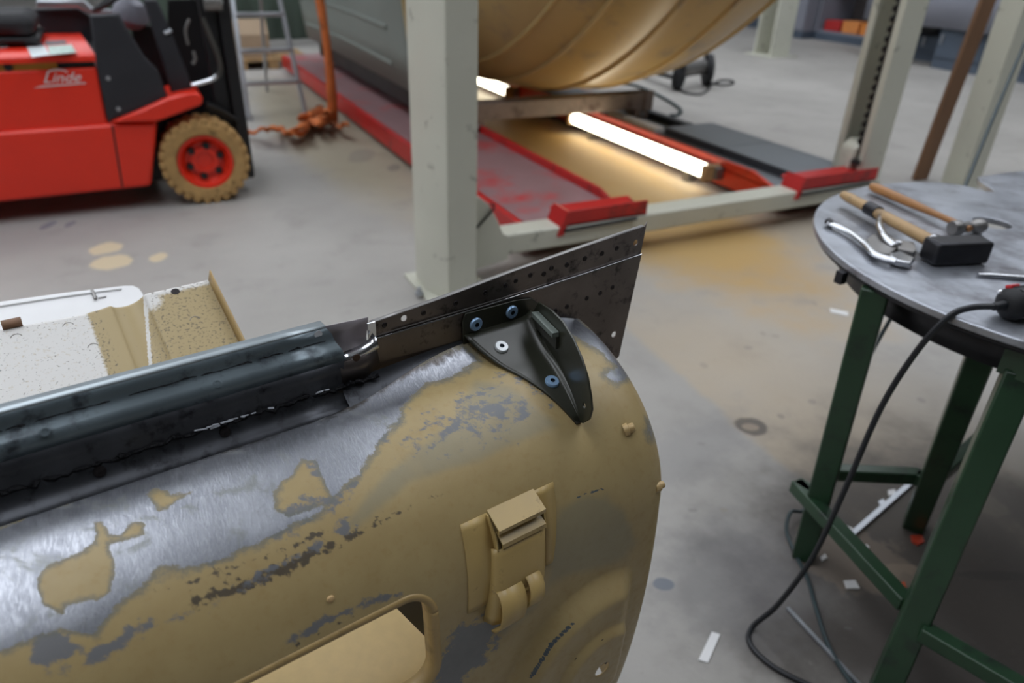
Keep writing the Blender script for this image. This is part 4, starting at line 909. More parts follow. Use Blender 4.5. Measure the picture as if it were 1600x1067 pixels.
low = [(-.1456, 1.1762), (.0597, 1.1800), (.20, 1.1855), (.3015, 1.1905), (.2789, 1.0179), (.262, 1.005), (.10, 1.05), (-.17, 1.10), (-.17, 1.15)]
b = NB(); plate(b, low, [circ(hol[2][0], hol[2][1], .0052, 16)], lambda x, z: W(x, .0018, z), PV*.0016); obj('end_plate', b, m_web, pn)
b = NB(); tube(b, [W(x, .0032, z) for x, z in ((-.146, 1.1758), (-.10, 1.1768), (.0, 1.1782), (.0597, 1.1796), (.20, 1.1850), (.3012, 1.1902))], .0011, 8); obj('folded_edge', b, m_chrome, pn)
b = NB(); tube(b, [W(x, .0028, z+.0035) for x, z in ((-.12, 1.1765), (-.02, 1.1780), (.05, 1.1792))], .0008, 6); obj('folded_edge', b, m_steel, pn)
b = NB(); beam(b, W(-.1456, .0, 1.174), W(-.1456, .0, 1.1975), .0022, .010, PU); obj('flange_end', b, m_chrome, pn)
# ---------------- saddle between rail and plate
sa = [[W(-.203+.0*k, -.010, 1.204), W(-.145, -.010, 1.2005)], [W(-.2, -.012, 1.190), W(-.145, -.012, 1.190)], [W(-.197, -.008, 1.176), W(-.150, -.008, 1.176)], [W(-.193, .004, 1.1715), W(-.155, .004, 1.1718)]]
o = obj('saddle_plate', sheet(NB(), sa), mat('lavender_steel', 'a9a2a6', .45, .55, var=.08, scale=40), pn, angle=80); solid(o, .001)
ed = [[W(x, .004, 1.1718+dz) for x, dz in ((-.193, -.0010), (-.18, .000), (-.165, .002), (-.152, .007), (-.147, .014))], [W(x, .013, 1.1700+dz) for x, dz in ((-.193, -.001), (-.18, .0), (-.165, .0015), (-.152, .006), (-.146, .012))], [W(x, .0165, 1.164+dz) for x, dz in ((-.193, -.001), (-.18, .0), (-.165, .001), (-.152, .004), (-.145, .007))]]
o = obj('saddle_ledge', sheet(NB(), ed), m_chrome, pn, angle=80); solid(o, .001)
o = obj('saddle_web', sheet(NB(), [[W(-.196, .0168, 1.166), W(-.165, .0165, 1.166), W(-.145, .006, 1.172)], [W(-.196, .0178, 1.137), W(-.165, .0172, 1.137), W(-.140, .0042, 1.137)]]), m_web, pn, angle=80); solid(o, .001)
# ---------------- spot welds, dents
for px, py, v in ((601, 508, .001), (662, 489, .001), (712, 474, .001), (758, 457, .001), (790, 446, .001), (806, 439, .001), (829, 430, .001), (850, 428, .001), (862, 419, .001), (886, 414, .001), (914, 404, .001), (941, 396, .001), (964, 388, .001), (868, 486, .0036), (886, 479, .0036), (917, 466, .0036), (938, 458, .0036), (957, 449, .0036)):
    u_, z_ = uz(px, py, v); b = NB(); r_ = .0036 if px < 850 else .0040
    lathe(b, [(r_, 0), (r_*.9, .0006), (r_*.62, .0008), (r_*.5, .0003), (0, .0003)], W(u_, v-.0002, z_), PV, 16); obj('spot_weld', b, m_spot, pn)
for px, py, v in ((70, 675, .0155), (340, 600, .0135)):
    u_, z_ = uz(px, py, v); b = NB(); lathe(b, [(.0050, 0), (.0046, .001), (.003, .0012), (.0028, .0004), (0, .0004)], W(u_, v, z_), PV+np.array([0, 0, .9]), 16); obj('dimple', b, m_rail, pn)
for px, py in ((156, 737), (352, 675), (517, 631)):
    u_, z_ = uz(px, py, .023); b = NB(); lathe(b, [(.006, 0), (.0055, .0012), (0, .0016)], W(u_, .0225, z_), PV+np.array([0, 0, .5]), 16); obj('plug_weld', b, m_spot, pn)
u_, z_ = uz(557, 559, .0172); b = NB(); lathe(b, [(.005, 0), (.0045, .0006), (0, .0008)], W(u_, .0172, z_), PV, 16); obj('plug_weld', b, mat('rust_plug', '453326', .5, .4), pn)
u_, z_ = uz(497, 522, .0008); b = NB(); lathe(b, [(.0048, 0), (.0048, .0004), (0, .0004)], W(u_, .0012, z_), PV, 18); obj('rail_hole', b, mat('bright_hole', 'dfe3ea', .5), pn)
# ---------------- small bolts on the shell
def shell_pt(px, py):
    d = np.hypot(PX-px, PY-py); dep = ((P.reshape(-1, 3)-EYE) @ RC[2]); c = np.where(d < max(3., d.min()+.5), dep, 99); i = int(c.argmin()); return P.reshape(-1, 3)[i], i
def shell_n(i):
    r, c = divmod(i, NC); r = min(max(r, 1), NR-2); c = min(max(c, 1), NC-2)
    n = np.cross(P[r, c+1]-P[r, c-1], P[r+1, c]-P[r-1, c]); n /= np.linalg.norm(n); return n if n @ (EYE-P[r, c]) > 0 else -n
m_tanb = mat('tan_bolt', 'b79c6c', .4, .1, var=.1, scale=200)
p, i = shell_pt(980, 671); n = shell_n(i); n = n*.5+PU*.8; n /= np.linalg.norm(n)
b = NB(); lathe(b, [(.0085, -.003), (.0085, .0035), (.0062, .0045), (.0060, .011), (.0045, .012), (.0040, .0085), (0, .008)], p, n, 14); obj('stud', b, m_tanb, pn)
p = DP(1027, 760, depth_of(shell_pt(1022, 760)[0])+.012); b = NB(); lathe(b, [(.0075, -.006), (.0075, .003), (.0055, .004), (.005, .010), (0, .0105)], p, PU+PV*.1, 12); obj('stud', b, m_tanb, pn)
# ---------------- dark olive bracket
zb = 1.1372
fl = [uz(px_, py_, .0042) for px_, py_ in ((723, 548), (721, 502), (726, 489), (805, 468), (828, 465), (842, 474), (840, 500), (824, 514))]
uL = fl[0][0]; fA = np.array([fl[-1][0]+.004, .004]); fB = np.array([.052, .168]); fD = fB-fA; fLn = np.linalg.norm(fD); fD = fD/fLn
fin_n = PU*(-fD[1])+PV*fD[0]; fin_d = PU*fD[0]+PV*fD[1]; fin_o = W(fA[0], fA[1], 0)
bolts = [wu(743, 506, .0065), wu(799, 487, .0065)]
b = NB(); plate(b, fl, [], lambda x, z: W(x, .0042, z), PV*.0028); br = obj('bracket', b, m_olive, pn, bevel=.0008)
def uF(v): return fA[0]+(fB[0]-fA[0])*(v-fA[1])/(fB[1]-fA[1])
def fin_pt(px, py): p = PL(px, py, fin_o, fin_n); return float((p-fin_o) @ fin_d), float(p[2])
def FN(s, z): return fin_o+fin_d*s+np.array([0, 0, z])
tip_v = fB[1]
arcpx = [(842, 472), (862, 484), (880, 502), (897, 530), (910, 560), (919, 590), (924, 618), (926, 640), (922, 655), (912, 661), (903, 660)]
fpts = [fin_pt(*a) for a in arcpx]
def zbase(v): k = float(sm(v/.075)); return 1.1385*(1-k)+(zshell(v)+.0045)*k
rows = []
for f in np.linspace(0, 1, 18):
    v = .0055+f*(tip_v-.0055); ul = uL+(fB[0]-.007-uL)*f; ur = float(uF(v))
    rows.append([W(ul+(ur-ul)*k, v, zbase(v)+.008*math.exp(-f*18)+(.008*max(0, (k-.82)/.18)**2 if f < .97 else 0)) for k in np.linspace(0, 1, 14)])
o = obj('bracket_base', sheet(NB(), rows), m_olive, br, angle=80); solid(o, .003, 0)
b = NB(); fo = [(.002, float(zbase(.006))+.004)]+[(v, z) for v, z in fpts]+[(fLn*f, float(zbase(fA[1]+fD[1]*fLn*f))+.004) for f in (.92, .75, .5, .25)]
hv, hz = fin_pt(914, 633)
plate(b, fo, [circ(hv, hz, .0036, 14)], lambda v, z: FN(v, z)-fin_n*.0015, fin_n*.003); obj('bracket_fin', b, m_olive, br, bevel=.0008)
fs_ = -1. if fin_n @ PU > 0 else 1.
# welded bar on the inner side of the fin
a0 = fin_pt(843, 489); a1 = fin_pt(876, 522)
b = NB(); p0 = V3(FN(*a0)+fin_n*fs_*.007); p1 = V3(FN(*a1)+fin_n*fs_*.007); beam(b, p0, p1, .010, .007); obj('bar_block', b, mat('grey_green_bar', '77807a', .5, .3, var=.1, scale=80), br, bevel=.0006)
b = NB(); beam(b, p0+Vector((.004*PU[0], 0, -.012)), p1+Vector((.004*PU[0], 0, -.012)), .005, .018); obj('bar_web', b, m_olive, br)
def cap_screw(p, n, material, r=.0095):
    b = NB(); lathe(b, [(r, -.001), (r, .0012), (r*.86, .0030), (r*.34, .0032)], p, n, 24, close=False); s = obj('cap_screw', b, material, br)
    b = NB(); lathe(b, [(r*.34, .0032), (r*.32, .0008), (0, .0006)], p, n, 6, close=False); obj('hex_socket', b, m_socket, s)
for u_, z_ in bolts: cap_screw(W(u_, .0072, z_), PV, m_bluezinc)
def base_pt(px, py):
    best = None
    for v in np.linspace(.01, tip_v, 400):
        p = W(0, v, zbase(v)); g_ = PL(px, py, p, (0, 0, 1)); vv = float((g_-PO) @ PV)
        if best is None or abs(vv-v) < best[0]: best = (abs(vv-v), g_, v)
    v = best[2]; sl = (zbase(v+.001)-zbase(v-.001))/.002; n = np.array([0, 0, 1.])-PV*sl; return best[1]+n*.002, n/np.linalg.norm(n)
p, n = base_pt(783, 544); cap_screw(p, n, m_zinc, .0098)
p, n = base_pt(862, 598); cap_screw(p, n, m_bluezinc, .0095)
# ---------------- spring clip on the front wall
m_clip = mat('tan_clip_paint', 'b0965f', .36, var=.05, scale=30, dirt='8a7448', dirt_amt=.1, dirt_scale=60)
uA, uB, uC, uD = -.1475, -.112, -.046, -.017       # plate left, tongue left, tongue right, plate right
zT, zBt = 1.0345, .930
rows = [[W(x+(.0*(z-.93)), wv(z)+.0022, z) for x in (uA-.010*(1-(z-.93)/.1), uB)] for z in np.linspace(zT, zBt, 14)]
cl = obj('clip', sheet(NB(), rows), m_clip, pn); solid(cl, .002, 0)
rows = [[W(x, wv(z)+.0022, z) for x in (uC, uD-.02*(1-(z-.93)/.1))] for z in np.linspace(zT, zBt+.01, 14)]
o = obj('clip_plate', sheet(NB(), rows), m_clip, cl); solid(o, .002, 0)
# raised channel below the slot
rows = []
for z in np.linspace(.998, .905, 12):
    h = .010+.006*sm((.998-z)/.09); v0 = wv(z); wob = -.018*(1-(z-.905)/.093)
    rows.append([W(x, v0+vv, z) for x, vv in ((uB-.006+wob, .002), (uB-.001+wob, h*.8), (uB+.006+wob, h), (uC-.006+wob*.8, h), (uC-.001+wob*.8, h*.85), (uC+.004+wob*.8, .002))])
o = obj('clip_channel', sheet(NB(), rows), m_clip, cl, angle=50); solid(o, .002, 0)
# side cheeks beside the slot
for uu in (uB-.002, uC+.001):
    b = NB(); prism(b, [W(uu, wv(z)+dv, z) for z, dv in ((1.034, .001), (1.034, .006), (1.015, .012), (.997, .010), (.990, .002))], PU*.002); obj('clip_cheek', b, m_clip, cl)
# upper hooked tongue
rows = [[W(x, float(wv(1.033))+v_, z_) for x in (uB+.001, uC+.001)] for v_, z_ in ((.000, 1.0362), (.025, 1.0245), (.0245, 1.0195))]
o = obj('upper_tongue', sheet(NB(), rows), m_clip, cl, flat=True); solid(o, .0022, 0)
rows = [[W(x, float(wv(1.01))+v_, z_) for x in (uB+.004, uC-.0005)] for v_, z_ in ((.001, 1.0135), (.016, 1.0055), (.0165, 1.0000))]
o = obj('lower_tongue', sheet(NB(), rows), m_clip, cl, flat=True); solid(o, .002, 0)
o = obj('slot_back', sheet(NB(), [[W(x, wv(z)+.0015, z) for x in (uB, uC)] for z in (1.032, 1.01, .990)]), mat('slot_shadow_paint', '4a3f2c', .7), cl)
# hook at the bottom: a curled left ear and a narrow right ear
def ear(u0, u1, z0, drop, out, nm):
    rows = []
    for a in np.linspace(0, 165, 16):
        v = .010+out*sin(radians(a)); z = z0-drop*(1-cos(radians(a)))/2
        rows.append([W(u0+(u1-u0)*f-.010*(1-cos(radians(a)))/2, float(wv(z))+v, z) for f in (0, .5, 1)])
    o = obj('hook_ear', sheet(NB(), rows), m_clip, cl, angle=60); solid(o, .0024, 0)
ear(-.124, -.090, .9500, .052, .020, 'l'); ear(-.084, -.064, .9520, .040, .020, 'r')
b = NB(); tube(b, [W(-.122, wv(.93)+.012, .932), W(-.07, wv(.93)+.012, .935)], .005, 12); obj('hook_pin', b, m_clip, cl)
# small dark holes round the boss centre
for px, py in ((934, 993), (897, 1026), (922, 1021), (940, 1027)):
    u_, z_ = uz(px, py, VF+.026); b = NB(); lathe(b, [(.0030, 0), (.0030, .0004), (0, .0005)], W(u_, float(wv(z_))+float(boss(hypot(u_-DU, z_-DZ)))+.0002, z_), PV, 10); obj('boss_hole', b, m_spot, pn)
# ------------------------------------------------------------------ sheets behind the panel
def flecked(name, base, fleck, amt, scale=120):
    return mat(name, base, .5, var=.05, scale=20, dirt=fleck, dirt_amt=amt, dirt_scale=scale)
def sheet_material():
    M = bpy.data.materials.new('white_and_tan_speckled'); M.use_nodes = True; nt = M.node_tree; N = nt.nodes; L = nt.links; b = N['Principled BSDF']
    a = N.new('ShaderNodeAttribute'); a.attribute_name = 'white'; tc = N.new('ShaderNodeTexCoord')
    def noise(s, d): 
        n = N.new('ShaderNodeTexNoise'); n.inputs['Scale'].default_value = s; n.inputs['Detail'].default_value = d; L.new(tc.outputs['Object'], n.inputs['Vector']); return n.outputs['Fac']
    def rng(x, lo, hi):
        n = N.new('ShaderNodeMapRange'); L.new(x, n.inputs[0]); n.inputs[1].default_value = lo; n.inputs[2].default_value = hi; return n.outputs[0]
    def mth(op, x, y):
        n = N.new('ShaderNodeMath'); n.operation = op
        for i, q in enumerate((x, y)):
            if isinstance(q, (int, float)): n.inputs[i].default_value = q
            else: L.new(q, n.inputs[i])
        return n.outputs[0]
    def mix(f, x, y):
        n = N.new('ShaderNodeMix'); n.data_type = 'RGBA'; L.new(f, n.inputs['Factor'])
        for k, q in (('A', x), ('B', y)):
            if isinstance(q, str): n.inputs[k].default_value = lin(q)+(1,)
            else: L.new(q, n.inputs[k])
        return n.outputs['Result']
    f = rng(mth('ADD', a.outputs['Fac'], mth('MULTIPLY', mth('SUBTRACT', noise(300, 3), .5), .5)), .35, .65)
    sp = N.new('ShaderNodeAttribute'); sp.attribute_name = 'speckle'
    c = mix(f, 'a8956a', 'd6d4d0')
    s1 = mth('MULTIPLY', rng(mth('ADD', noise(260, 2), mth('MULTIPLY', sp.outputs['Fac'], .10)), .66, .76), .7)
    s2 = mth('MULTIPLY', rng(noise(190, 2), .60, .76), .5)
    c = mix(s1, c, '5c5648'); c = mix(mth('MULTIPLY', s2, f), c, 'b4a27c')
    L.new(c, b.inputs['Base Color']); b.inputs['Roughness'].default_value = .5; return M
BETA = radians(22); DV, DZ0 = -.25, 1.03
dn_ = PV*sin(BETA)+np.array([0, 0, cos(BETA)])            # deck plane rises away from the camera
def DKP(px, py, off=0.): return PL(px, py, W(0, DV, DZ0)+dn_*off, dn_)
dk = thing('deck_sheet', W(-.6, -.35, .62), 'white and tan speckled sheet metal panel with side flange behind the sanded panel', 'sheet panel')
nrm = dn_; e_u = PU; e_s = np.cross(dn_, PU)
e_s = e_s if e_s @ PV < 0 else -e_s                        # up the slope, away from camera
def dk_uv(px, py): p = DKP(px, py)-W(0, DV, DZ0); return float(p @ e_u), float(p @ e_s)
tr = dk_uv(326, 438); brn = dk_uv(384, 540)
topL = dk_uv(0, 516); topM = dk_uv(130, 492); f0 = dk_uv(160, 483); f1 = dk_uv(222, 461)
x_end = tr[0]; bot = brn[1]-.06
def top_s(x): return float(np.interp(x, [topL[0], topM[0], f0[0], f1[0], tr[0]], [topL[1], topM[1], f0[1], f1[1], tr[1]]))
def relief(x, s):
    # pressed flute between the white and the tan halves
    xa, xb = f0[0]+.012, f1[0]+.004
    k = (x-xa)/(xb-xa)
    if 0 < k < 1: return -.012*sin(pi*k)**.6*(1 if True else 0)
    return 0.
xs = np.concatenate([np.linspace(topL[0]-.35, f0[0], 70), np.linspace(f0[0], f1[0]+.01, 40)[1:], np.linspace(f1[0]+.01, x_end, 70)[1:]])
ss = np.linspace(0, 1, 60); rows = []; wh = []; spk = []
for t in ss:
    r = []
    for x in xs:
        s = bot+(top_s(x)-bot)*t; p = W(0, DV, DZ0)+e_u*x+e_s*s+nrm*relief(x+.10*(1-t)*.0, s); r.append(p)
        px_, py_ = project(p)
        edge = np.interp(py_, [470, 500, 560, 620, 680], [125, 140, 160, 178, 190])
        w_ = 1 if px_ < edge-6 else (0 if px_ > edge+6 else .5-(px_-edge)/12*.5)
        if abs(px_-np.interp(py_, [460, 570], [227, 235])) < 3: w_ = .9
        if px_ > 225: w_ = max(w_, 1-abs(py_-(461-(px_-225)*.235))/14, (1-hypot(px_-235, (py_-470)*1.2)/34))
        wh.append(w_); spk.append(1. if (px_ < edge+22 and px_ > edge-4) or px_ > 236 else (.3 if px_ < edge else -.5))
    rows.append(r)
me = bpy.data.meshes.new('sheet_face'); R0 = np.array(rows); nr, nc = R0.shape[:2]; ii = np.arange(nr*nc).reshape(nr, nc)
me.from_pydata(R0.reshape(-1, 3).tolist(), [], np.stack([ii[:-1, :-1], ii[:-1, 1:], ii[1:, 1:], ii[1:, :-1]], -1).reshape(-1, 4).tolist()); me.update()
me.polygons.foreach_set('use_smooth', [True]*len(me.polygons))
for nm, arr in (('white', wh), ('speckle', spk)): a_ = me.attributes.new(nm, 'FLOAT', 'POINT'); a_.data.foreach_set('value', np.array(arr, np.float32))
m_sheet = sheet_material(); so = link_mesh('sheet_face', me, m_sheet, dk); solid(so, .0015, 0)
def DW(x, s, h=0.): return W(0, DV, DZ0)+e_u*x+e_s*s+nrm*h
b = NB(); o = obj('side_flange', sheet(b, [[DW(x_end, s) for s in np.linspace(bot, tr[1], 6)], [DW(x_end+.002, s, .012) for s in np.linspace(bot, tr[1], 6)], [DW(x_end+.004, s, .020) for s in np.linspace(bot, tr[1]+.002, 6)]]), m_tan, dk); solid(o, .0016, 0)
hx, hs = dk_uv(274, 456); b = NB(); lathe(b, [(.0065, 0), (.0065, .0008), (0, .001)], DW(hx, hs, .0004), nrm, 18); obj('sheet_hole', b, m_spot, dk)
hx, hs = dk_uv(336, 452); b = NB(); lathe(b, [(.0055, 0), (.0055, .0008), (0, .001)], DW(x_end+.0035, hs-.0, .011), -PU, 14); obj('flange_hole', b, mat('bright_hole2', 'c9c9c9', .6), dk)
for px_, py_ in ((26, 528), (107, 510), (146, 543), (305, 500)):
    hx, hs = dk_uv(px_, py_); b = NB(); tube(b, [DW(hx+.007*cos(a), hs+.007*sin(a), .0006) for a in np.linspace(.2, pi-.2, 10)], .0008, 5); obj('punch_mark', b, mat('punch_grey', '8f8b84', .6), dk)
hx, hs = dk_uv(20, 510); b = NB(); rows = [[DW(hx+dx, hs-.004+ds_, h) for dx in (-.012, .012)] for ds_, h in ((0, 0), (.0, .006), (.006, .0085), (.014, .006), (.014, -.003))]; o = obj('edge_clip', sheet(b, rows), m_board, dk); solid(o, .0015)
# white round cornered sheet further back
BV, BZ = -.62, 1.00; bn = PV*sin(radians(14))+np.array([0, 0, cos(radians(14))])
def BK(px, py, off=0.): return PL(px, py, W(0, BV, BZ)+bn*off, bn)
wt = thing('white_sheet', W(-.9, -.8, .62), 'plain white round cornered sheet lying behind the speckled sheet', 'sheet panel')
pts = [(-220, 520), (-100, 485), (0, 471), (100, 457), (195, 446), (208, 446), (217, 450), (223, 458), (226, 470), (222, 500), (160, 560), (-220, 640)]
P3 = [BK(*p) for p in pts]; b = NB(); prism(b, P3, tuple(-bn*.004)); obj('sheet_face', b, m_white, wt, bevel=.001)
b = NB(); tube(b, [BK(px_, py_, .002) for px_, py_ in ((-220, 526), (-100, 491), (0, 478), (100, 463), (190, 451))], .0015, 6); obj('edge_bead', b, m_white, wt)
b = NB(); tube(b, [BK(144, 454, .001), BK(149, 467, .003)], .003, 6); obj('slit', b, m_steel, wt)
b = NB(); prism(b, [BK(152, 461, .001), BK(165, 459, .001), BK(166, 464, .001), BK(154, 466, .001)], tuple(bn*.002)); obj('stamped_tab', b, m_paper, wt)
# trestle bench that carries the panel and the sheets (below the view)
tr_ = thing('trestle_bench', W(-.45, -.25, 0), 'low wooden trestle bench carrying the body panel and the two sheets', 'bench')
m_bench = mat('bench_wood', '8a6b48', .7, var=.15, scale=4, stretch=(1, 8, 8))
for k in range(5): b = NB(); fbox(b, W(0, 0, 0), PU, PV, (0, 0, 1), -1.25, .0, -1.0+.25*k, -.765+.25*k, .41, .44); obj('plank', b, m_bench, tr_, bevel=.004)
for x in (-1.15, -.12):
    for v in (-.9, .12): b = NB(); fbox(b, W(0, 0, 0), PU, PV, (0, 0, 1), x-.04, x+.04, v-.04, v+.04, 0, .41); obj('leg', b, m_bench, tr_, bevel=.004)
for x in (-.85, -.35): 
    b = NB(); fbox(b, W(0, 0, 0), PU, PV, (0, 0, 1), x-.025, x+.025, -.36, -.30, .44, 1.03-.03); obj('prop', b, m_bench, dk)
for x in (-1.0, -.85): 
    b = NB(); fbox(b, W(0, 0, 0), PU, PV, (0, 0, 1), x-.025, x+.025, -.72, -.66, .44, .985); obj('prop', b, m_bench, wt)
# ------------------------------------------------------------------ ladder, strap, curtain, pallet
ld = thing('step_ladder', G(430, 180), 'grey aluminium step ladder standing behind the forklift', 'ladder')
A0, B0 = G(392, 192), G(478, 178); yy = (A0[1]+B0[1])/2
A0 = np.array([A0[0], yy, 0]); B0 = PL(478, 178, (0, yy, 0), (0, 1, 0)); B0[2] = 0
hh = 2.1; lean = .55
A1 = PL(363, 0, (0, yy+.35, 0), (0, 1, 0)); B1 = PL(437, 0, (0, yy+.35, 0), (0, 1, 0))
def ext(p, q, z): t = (z-p[2])/(q[2]-p[2]); return p+(q-p)*t
for p, q in ((A0, A1), (B0, B1)): b = NB(); beam(b, p, ext(p, q, hh), .035, .085, (0, 1, 0)); obj('stile', b, m_alu, ld, bevel=.005)
for k, py in enumerate((130, 78, 21)):
    zA = None
    for z in np.linspace(.05, 2, 400):
        if project(ext(A0, A1, z))[1] < py+2: zA = z; break
    a, c = ext(A0, A1, zA), ext(B0, B1, zA); b = NB(); beam(b, a, c, .10, .035); obj('tread', b, m_alu, ld, bevel=.004)
for z in (1.45, 1.75, 2.02): a, c = ext(A0, A1, z), ext(B0, B1, z); b = NB(); beam(b, a, c, .10, .035); obj('tread', b, m_alu, ld, bevel=.004)
for p, q in ((A0, A1), (B0, B1)):
    t_ = ext(p, q, hh-.05); b = NB(); beam(b, t_, (t_[0], t_[1]+.75, 0), .03, .05, (0, 1, 0)); obj('rear_leg', b, m_alu, ld)
    b = NB(); box(b, p[0]-.035, p[0]+.035, p[1]-.05, p[1]+.05, 0, .05); obj('rubber_foot', b, m_alu, ld)
# orange strap hanging down
s0 = G(520, 196); b = NB(); rows = []
for t in np.linspace(0, 1, 24):
    p = np.array([s0[0]+.02*sin(t*9)-.04*t, s0[1]-.02, .02+2.9*t]); wd = .048+.004*sin(t*20); an = .3+.5*sin(t*5)
    rows.append([p+np.array([cos(an), -sin(an)*.5, 0])*wd*f for f in (-1, 0, 1)])
o = obj('hanging_strap', sheet(b, rows), m_strap, None, 'orange webbing strap hanging straight down beside the red runway', 'strap'); solid(o, .012, 0)
rs = np.random.RandomState(5)
def flat_strap(b, P, wd):
    P = catmull(P, 8); rows = []
    for i, p in enumerate(P):
        d = (P[min(i+1, len(P)-1)]-P[max(i-1, 0)]).normalized(); s = d.cross(Vector((0, 0, 1))); s = s.normalized() if s.length > 1e-3 else Vector((1, 0, 0))
        a = .9*sin(i*.55); n = s*cos(a)+Vector((0, 0, 1))*sin(a)*.9
        rows.append([p-n*wd, p+n*wd])
    sheet(b, rows)
b = NB(); pth = []
for k, (px_, py_) in enumerate(((388, 208), (402, 204), (420, 203), (440, 200), (452, 207), (470, 200), (480, 190), (470, 184), (488, 178), (500, 168), (494, 180), (506, 188), (488, 196), (470, 207), (450, 208), (476, 195), (500, 184), (512, 178), (498, 172), (485, 180), (500, 194), (515, 192), (530, 196), (540, 194))):
    p = G(px_, py_, .05+.05*(k % 3)); pth.append(p)
flat_strap(b, pth, .04); o = obj('strap_heap', b, m_strap, None, 'tangled heap of orange webbing strap lying on the floor', 'strap', angle=80); solid(o, .008, 0)
# green curtain
cg = G(400, 84); rows = []
for z in (.12, 2.6): rows.append([(cg[0]-1.9+.08*k, cg[1]+.6+.04*sin(k*1.1), z) for k in range(52)])
gc = thing('welding_curtain', (cg[0], cg[1]+.6, 0), 'dark green strip curtain hanging behind the ladder', 'curtain')
o = obj('curtain_sheet', sheet(NB(), rows), m_greenscreen, gc, angle=80); solid(o, .01, 0)
b = NB(); tube(b, [(cg[0]-2, cg[1]+.6, 2.65), (cg[0]+2.4, cg[1]+.6, 2.65)], .03, 8); obj('curtain_rail', b, m_steel, gc)
for x in (cg[0]-1.95, cg[0]+2.35): b = NB(); tube(b, [(x, cg[1]+.6, 0), (x, cg[1]+.6, 2.65)], .03, 8); obj('curtain_pole', b, m_steel, gc)
pg = G(428, 108); pt = thing('pallet', (pg[0], pg[1], 0), 'pale wooden pallet standing on the floor behind the ladder', 'pallet')
for k in range(3): obj('block', box(NB(), pg[0]-.45+.4*k, pg[0]-.33+.4*k, pg[1], pg[1]+.9, 0, .10), m_wood2, pt)
for k in range(5): obj('board', box(NB(), pg[0]-.5, pg[0]+.5, pg[1]+.2*k, pg[1]+.14+.2*k, .10, .13), m_wood2, pt)
bx_ = thing('cardboard_box', (pg[0]-.2, pg[1]+.4, .13), 'plain cardboard box standing on the wooden pallet', 'box')
m_card = mat('cardboard', 'a8937a', .75, var=.06)
obj('box_body', box(NB(), pg[0]-.48, pg[0]+.0, pg[1]+.1, pg[1]+.7, .13, .42), m_card, bx_, bevel=.004)
b = NB(); prism(b, [(pg[0]-.48, pg[1]+.1, .42), (pg[0]-.0, pg[1]+.1, .42), (pg[0]-.0, pg[1]+.22, .60), (pg[0]-.48, pg[1]+.22, .60)], (0, .006, 0)); obj('box_flap', b, m_card, bx_)
dg = G(478, 62); obj('steel_bin', lathe(NB(), [(.26, 0), (.29, .9), (.27, .9), (.25, .05), (0, .05)], (dg[0]+.4, dg[1]+.3, 0), (0, 0, 1), 28), m_blackm, None, 'black steel bin standing beyond the far end of the red runway', 'bin')
# ------------------------------------------------------------------ trolley and cables on the floor beyond the lift
tg = G(1088, 138); tr2 = thing('wheeled_trolley', tg, 'small trolley with black wheels and grey drum standing beyond the lift', 'trolley')
def disc(c, ax, r, w_, material, nm):
    b = NB(); lathe(b, [(0, -w_/2), (r*.3, -w_/2-.01), (r*.35, -w_/2), (r*.8, -w_/2), (r, -w_/2+.015), (r, w_/2-.015), (r*.8, w_/2), (r*.35, w_/2), (r*.3, w_/2+.01), (0, w_/2)], c, ax, 28); return obj(nm, b, material, tr2)
ax_ = np.array(RC[0]); ax_[2] = 0; ax_ /= np.linalg.norm(ax_)
c0_ = G(1102, 134); r_ = .20
disc((c0_[0], c0_[1], r_), (ax_[0], ax_[1], 0), r_, .10, m_rubber, 'wheel')
c1_ = G(1058, 141); disc((c1_[0], c1_[1], .17), (ax_[0]*.6, ax_[1]*.6-.6, 0), .17, .09, m_rubber, 'wheel')
b = NB(); tube(b, [(c1_[0]+.05, c1_[1]+.05, .24), (c0_[0], c0_[1], .24)], .09, 20); obj('drum', b, m_steel, tr2)
b = NB(); tube(b, [(c1_[0], c1_[1], .17), (c0_[0], c0_[1], .2)], .03, 10); obj('axle', b, m_blackm, tr2)
e_ = G(1000, 120); b = NB(); beam(b, (c1_[0], c1_[1], .14), (e_[0], e_[1], .10), .07, .04); obj('tow_bar', b, m_blackm, tr2)
def floor_cable(pix, r, lb, material=m_cable):
    b = NB(); tube(b, catmull([G(px_, py_, r) for px_, py_ in pix], 8), r, 8); obj('floor_cable', b, material, None, lb, 'cable')
floor_cable([(1060, 140), (1075, 146), (1095, 147), (1106, 140), (1112, 132), (1125, 126), (1142, 126), (1146, 130), (1130, 133), (1112, 130), (1100, 131)], .014, 'black cable coiled loosely round the small wheeled trolley')
floor_cable([(960, 130), (985, 132), (1010, 140), (1040, 155), (1060, 168), (1064, 175), (1055, 180), (1046, 180)], .018, 'dark green hose curling out from under the hull', m_gcable)
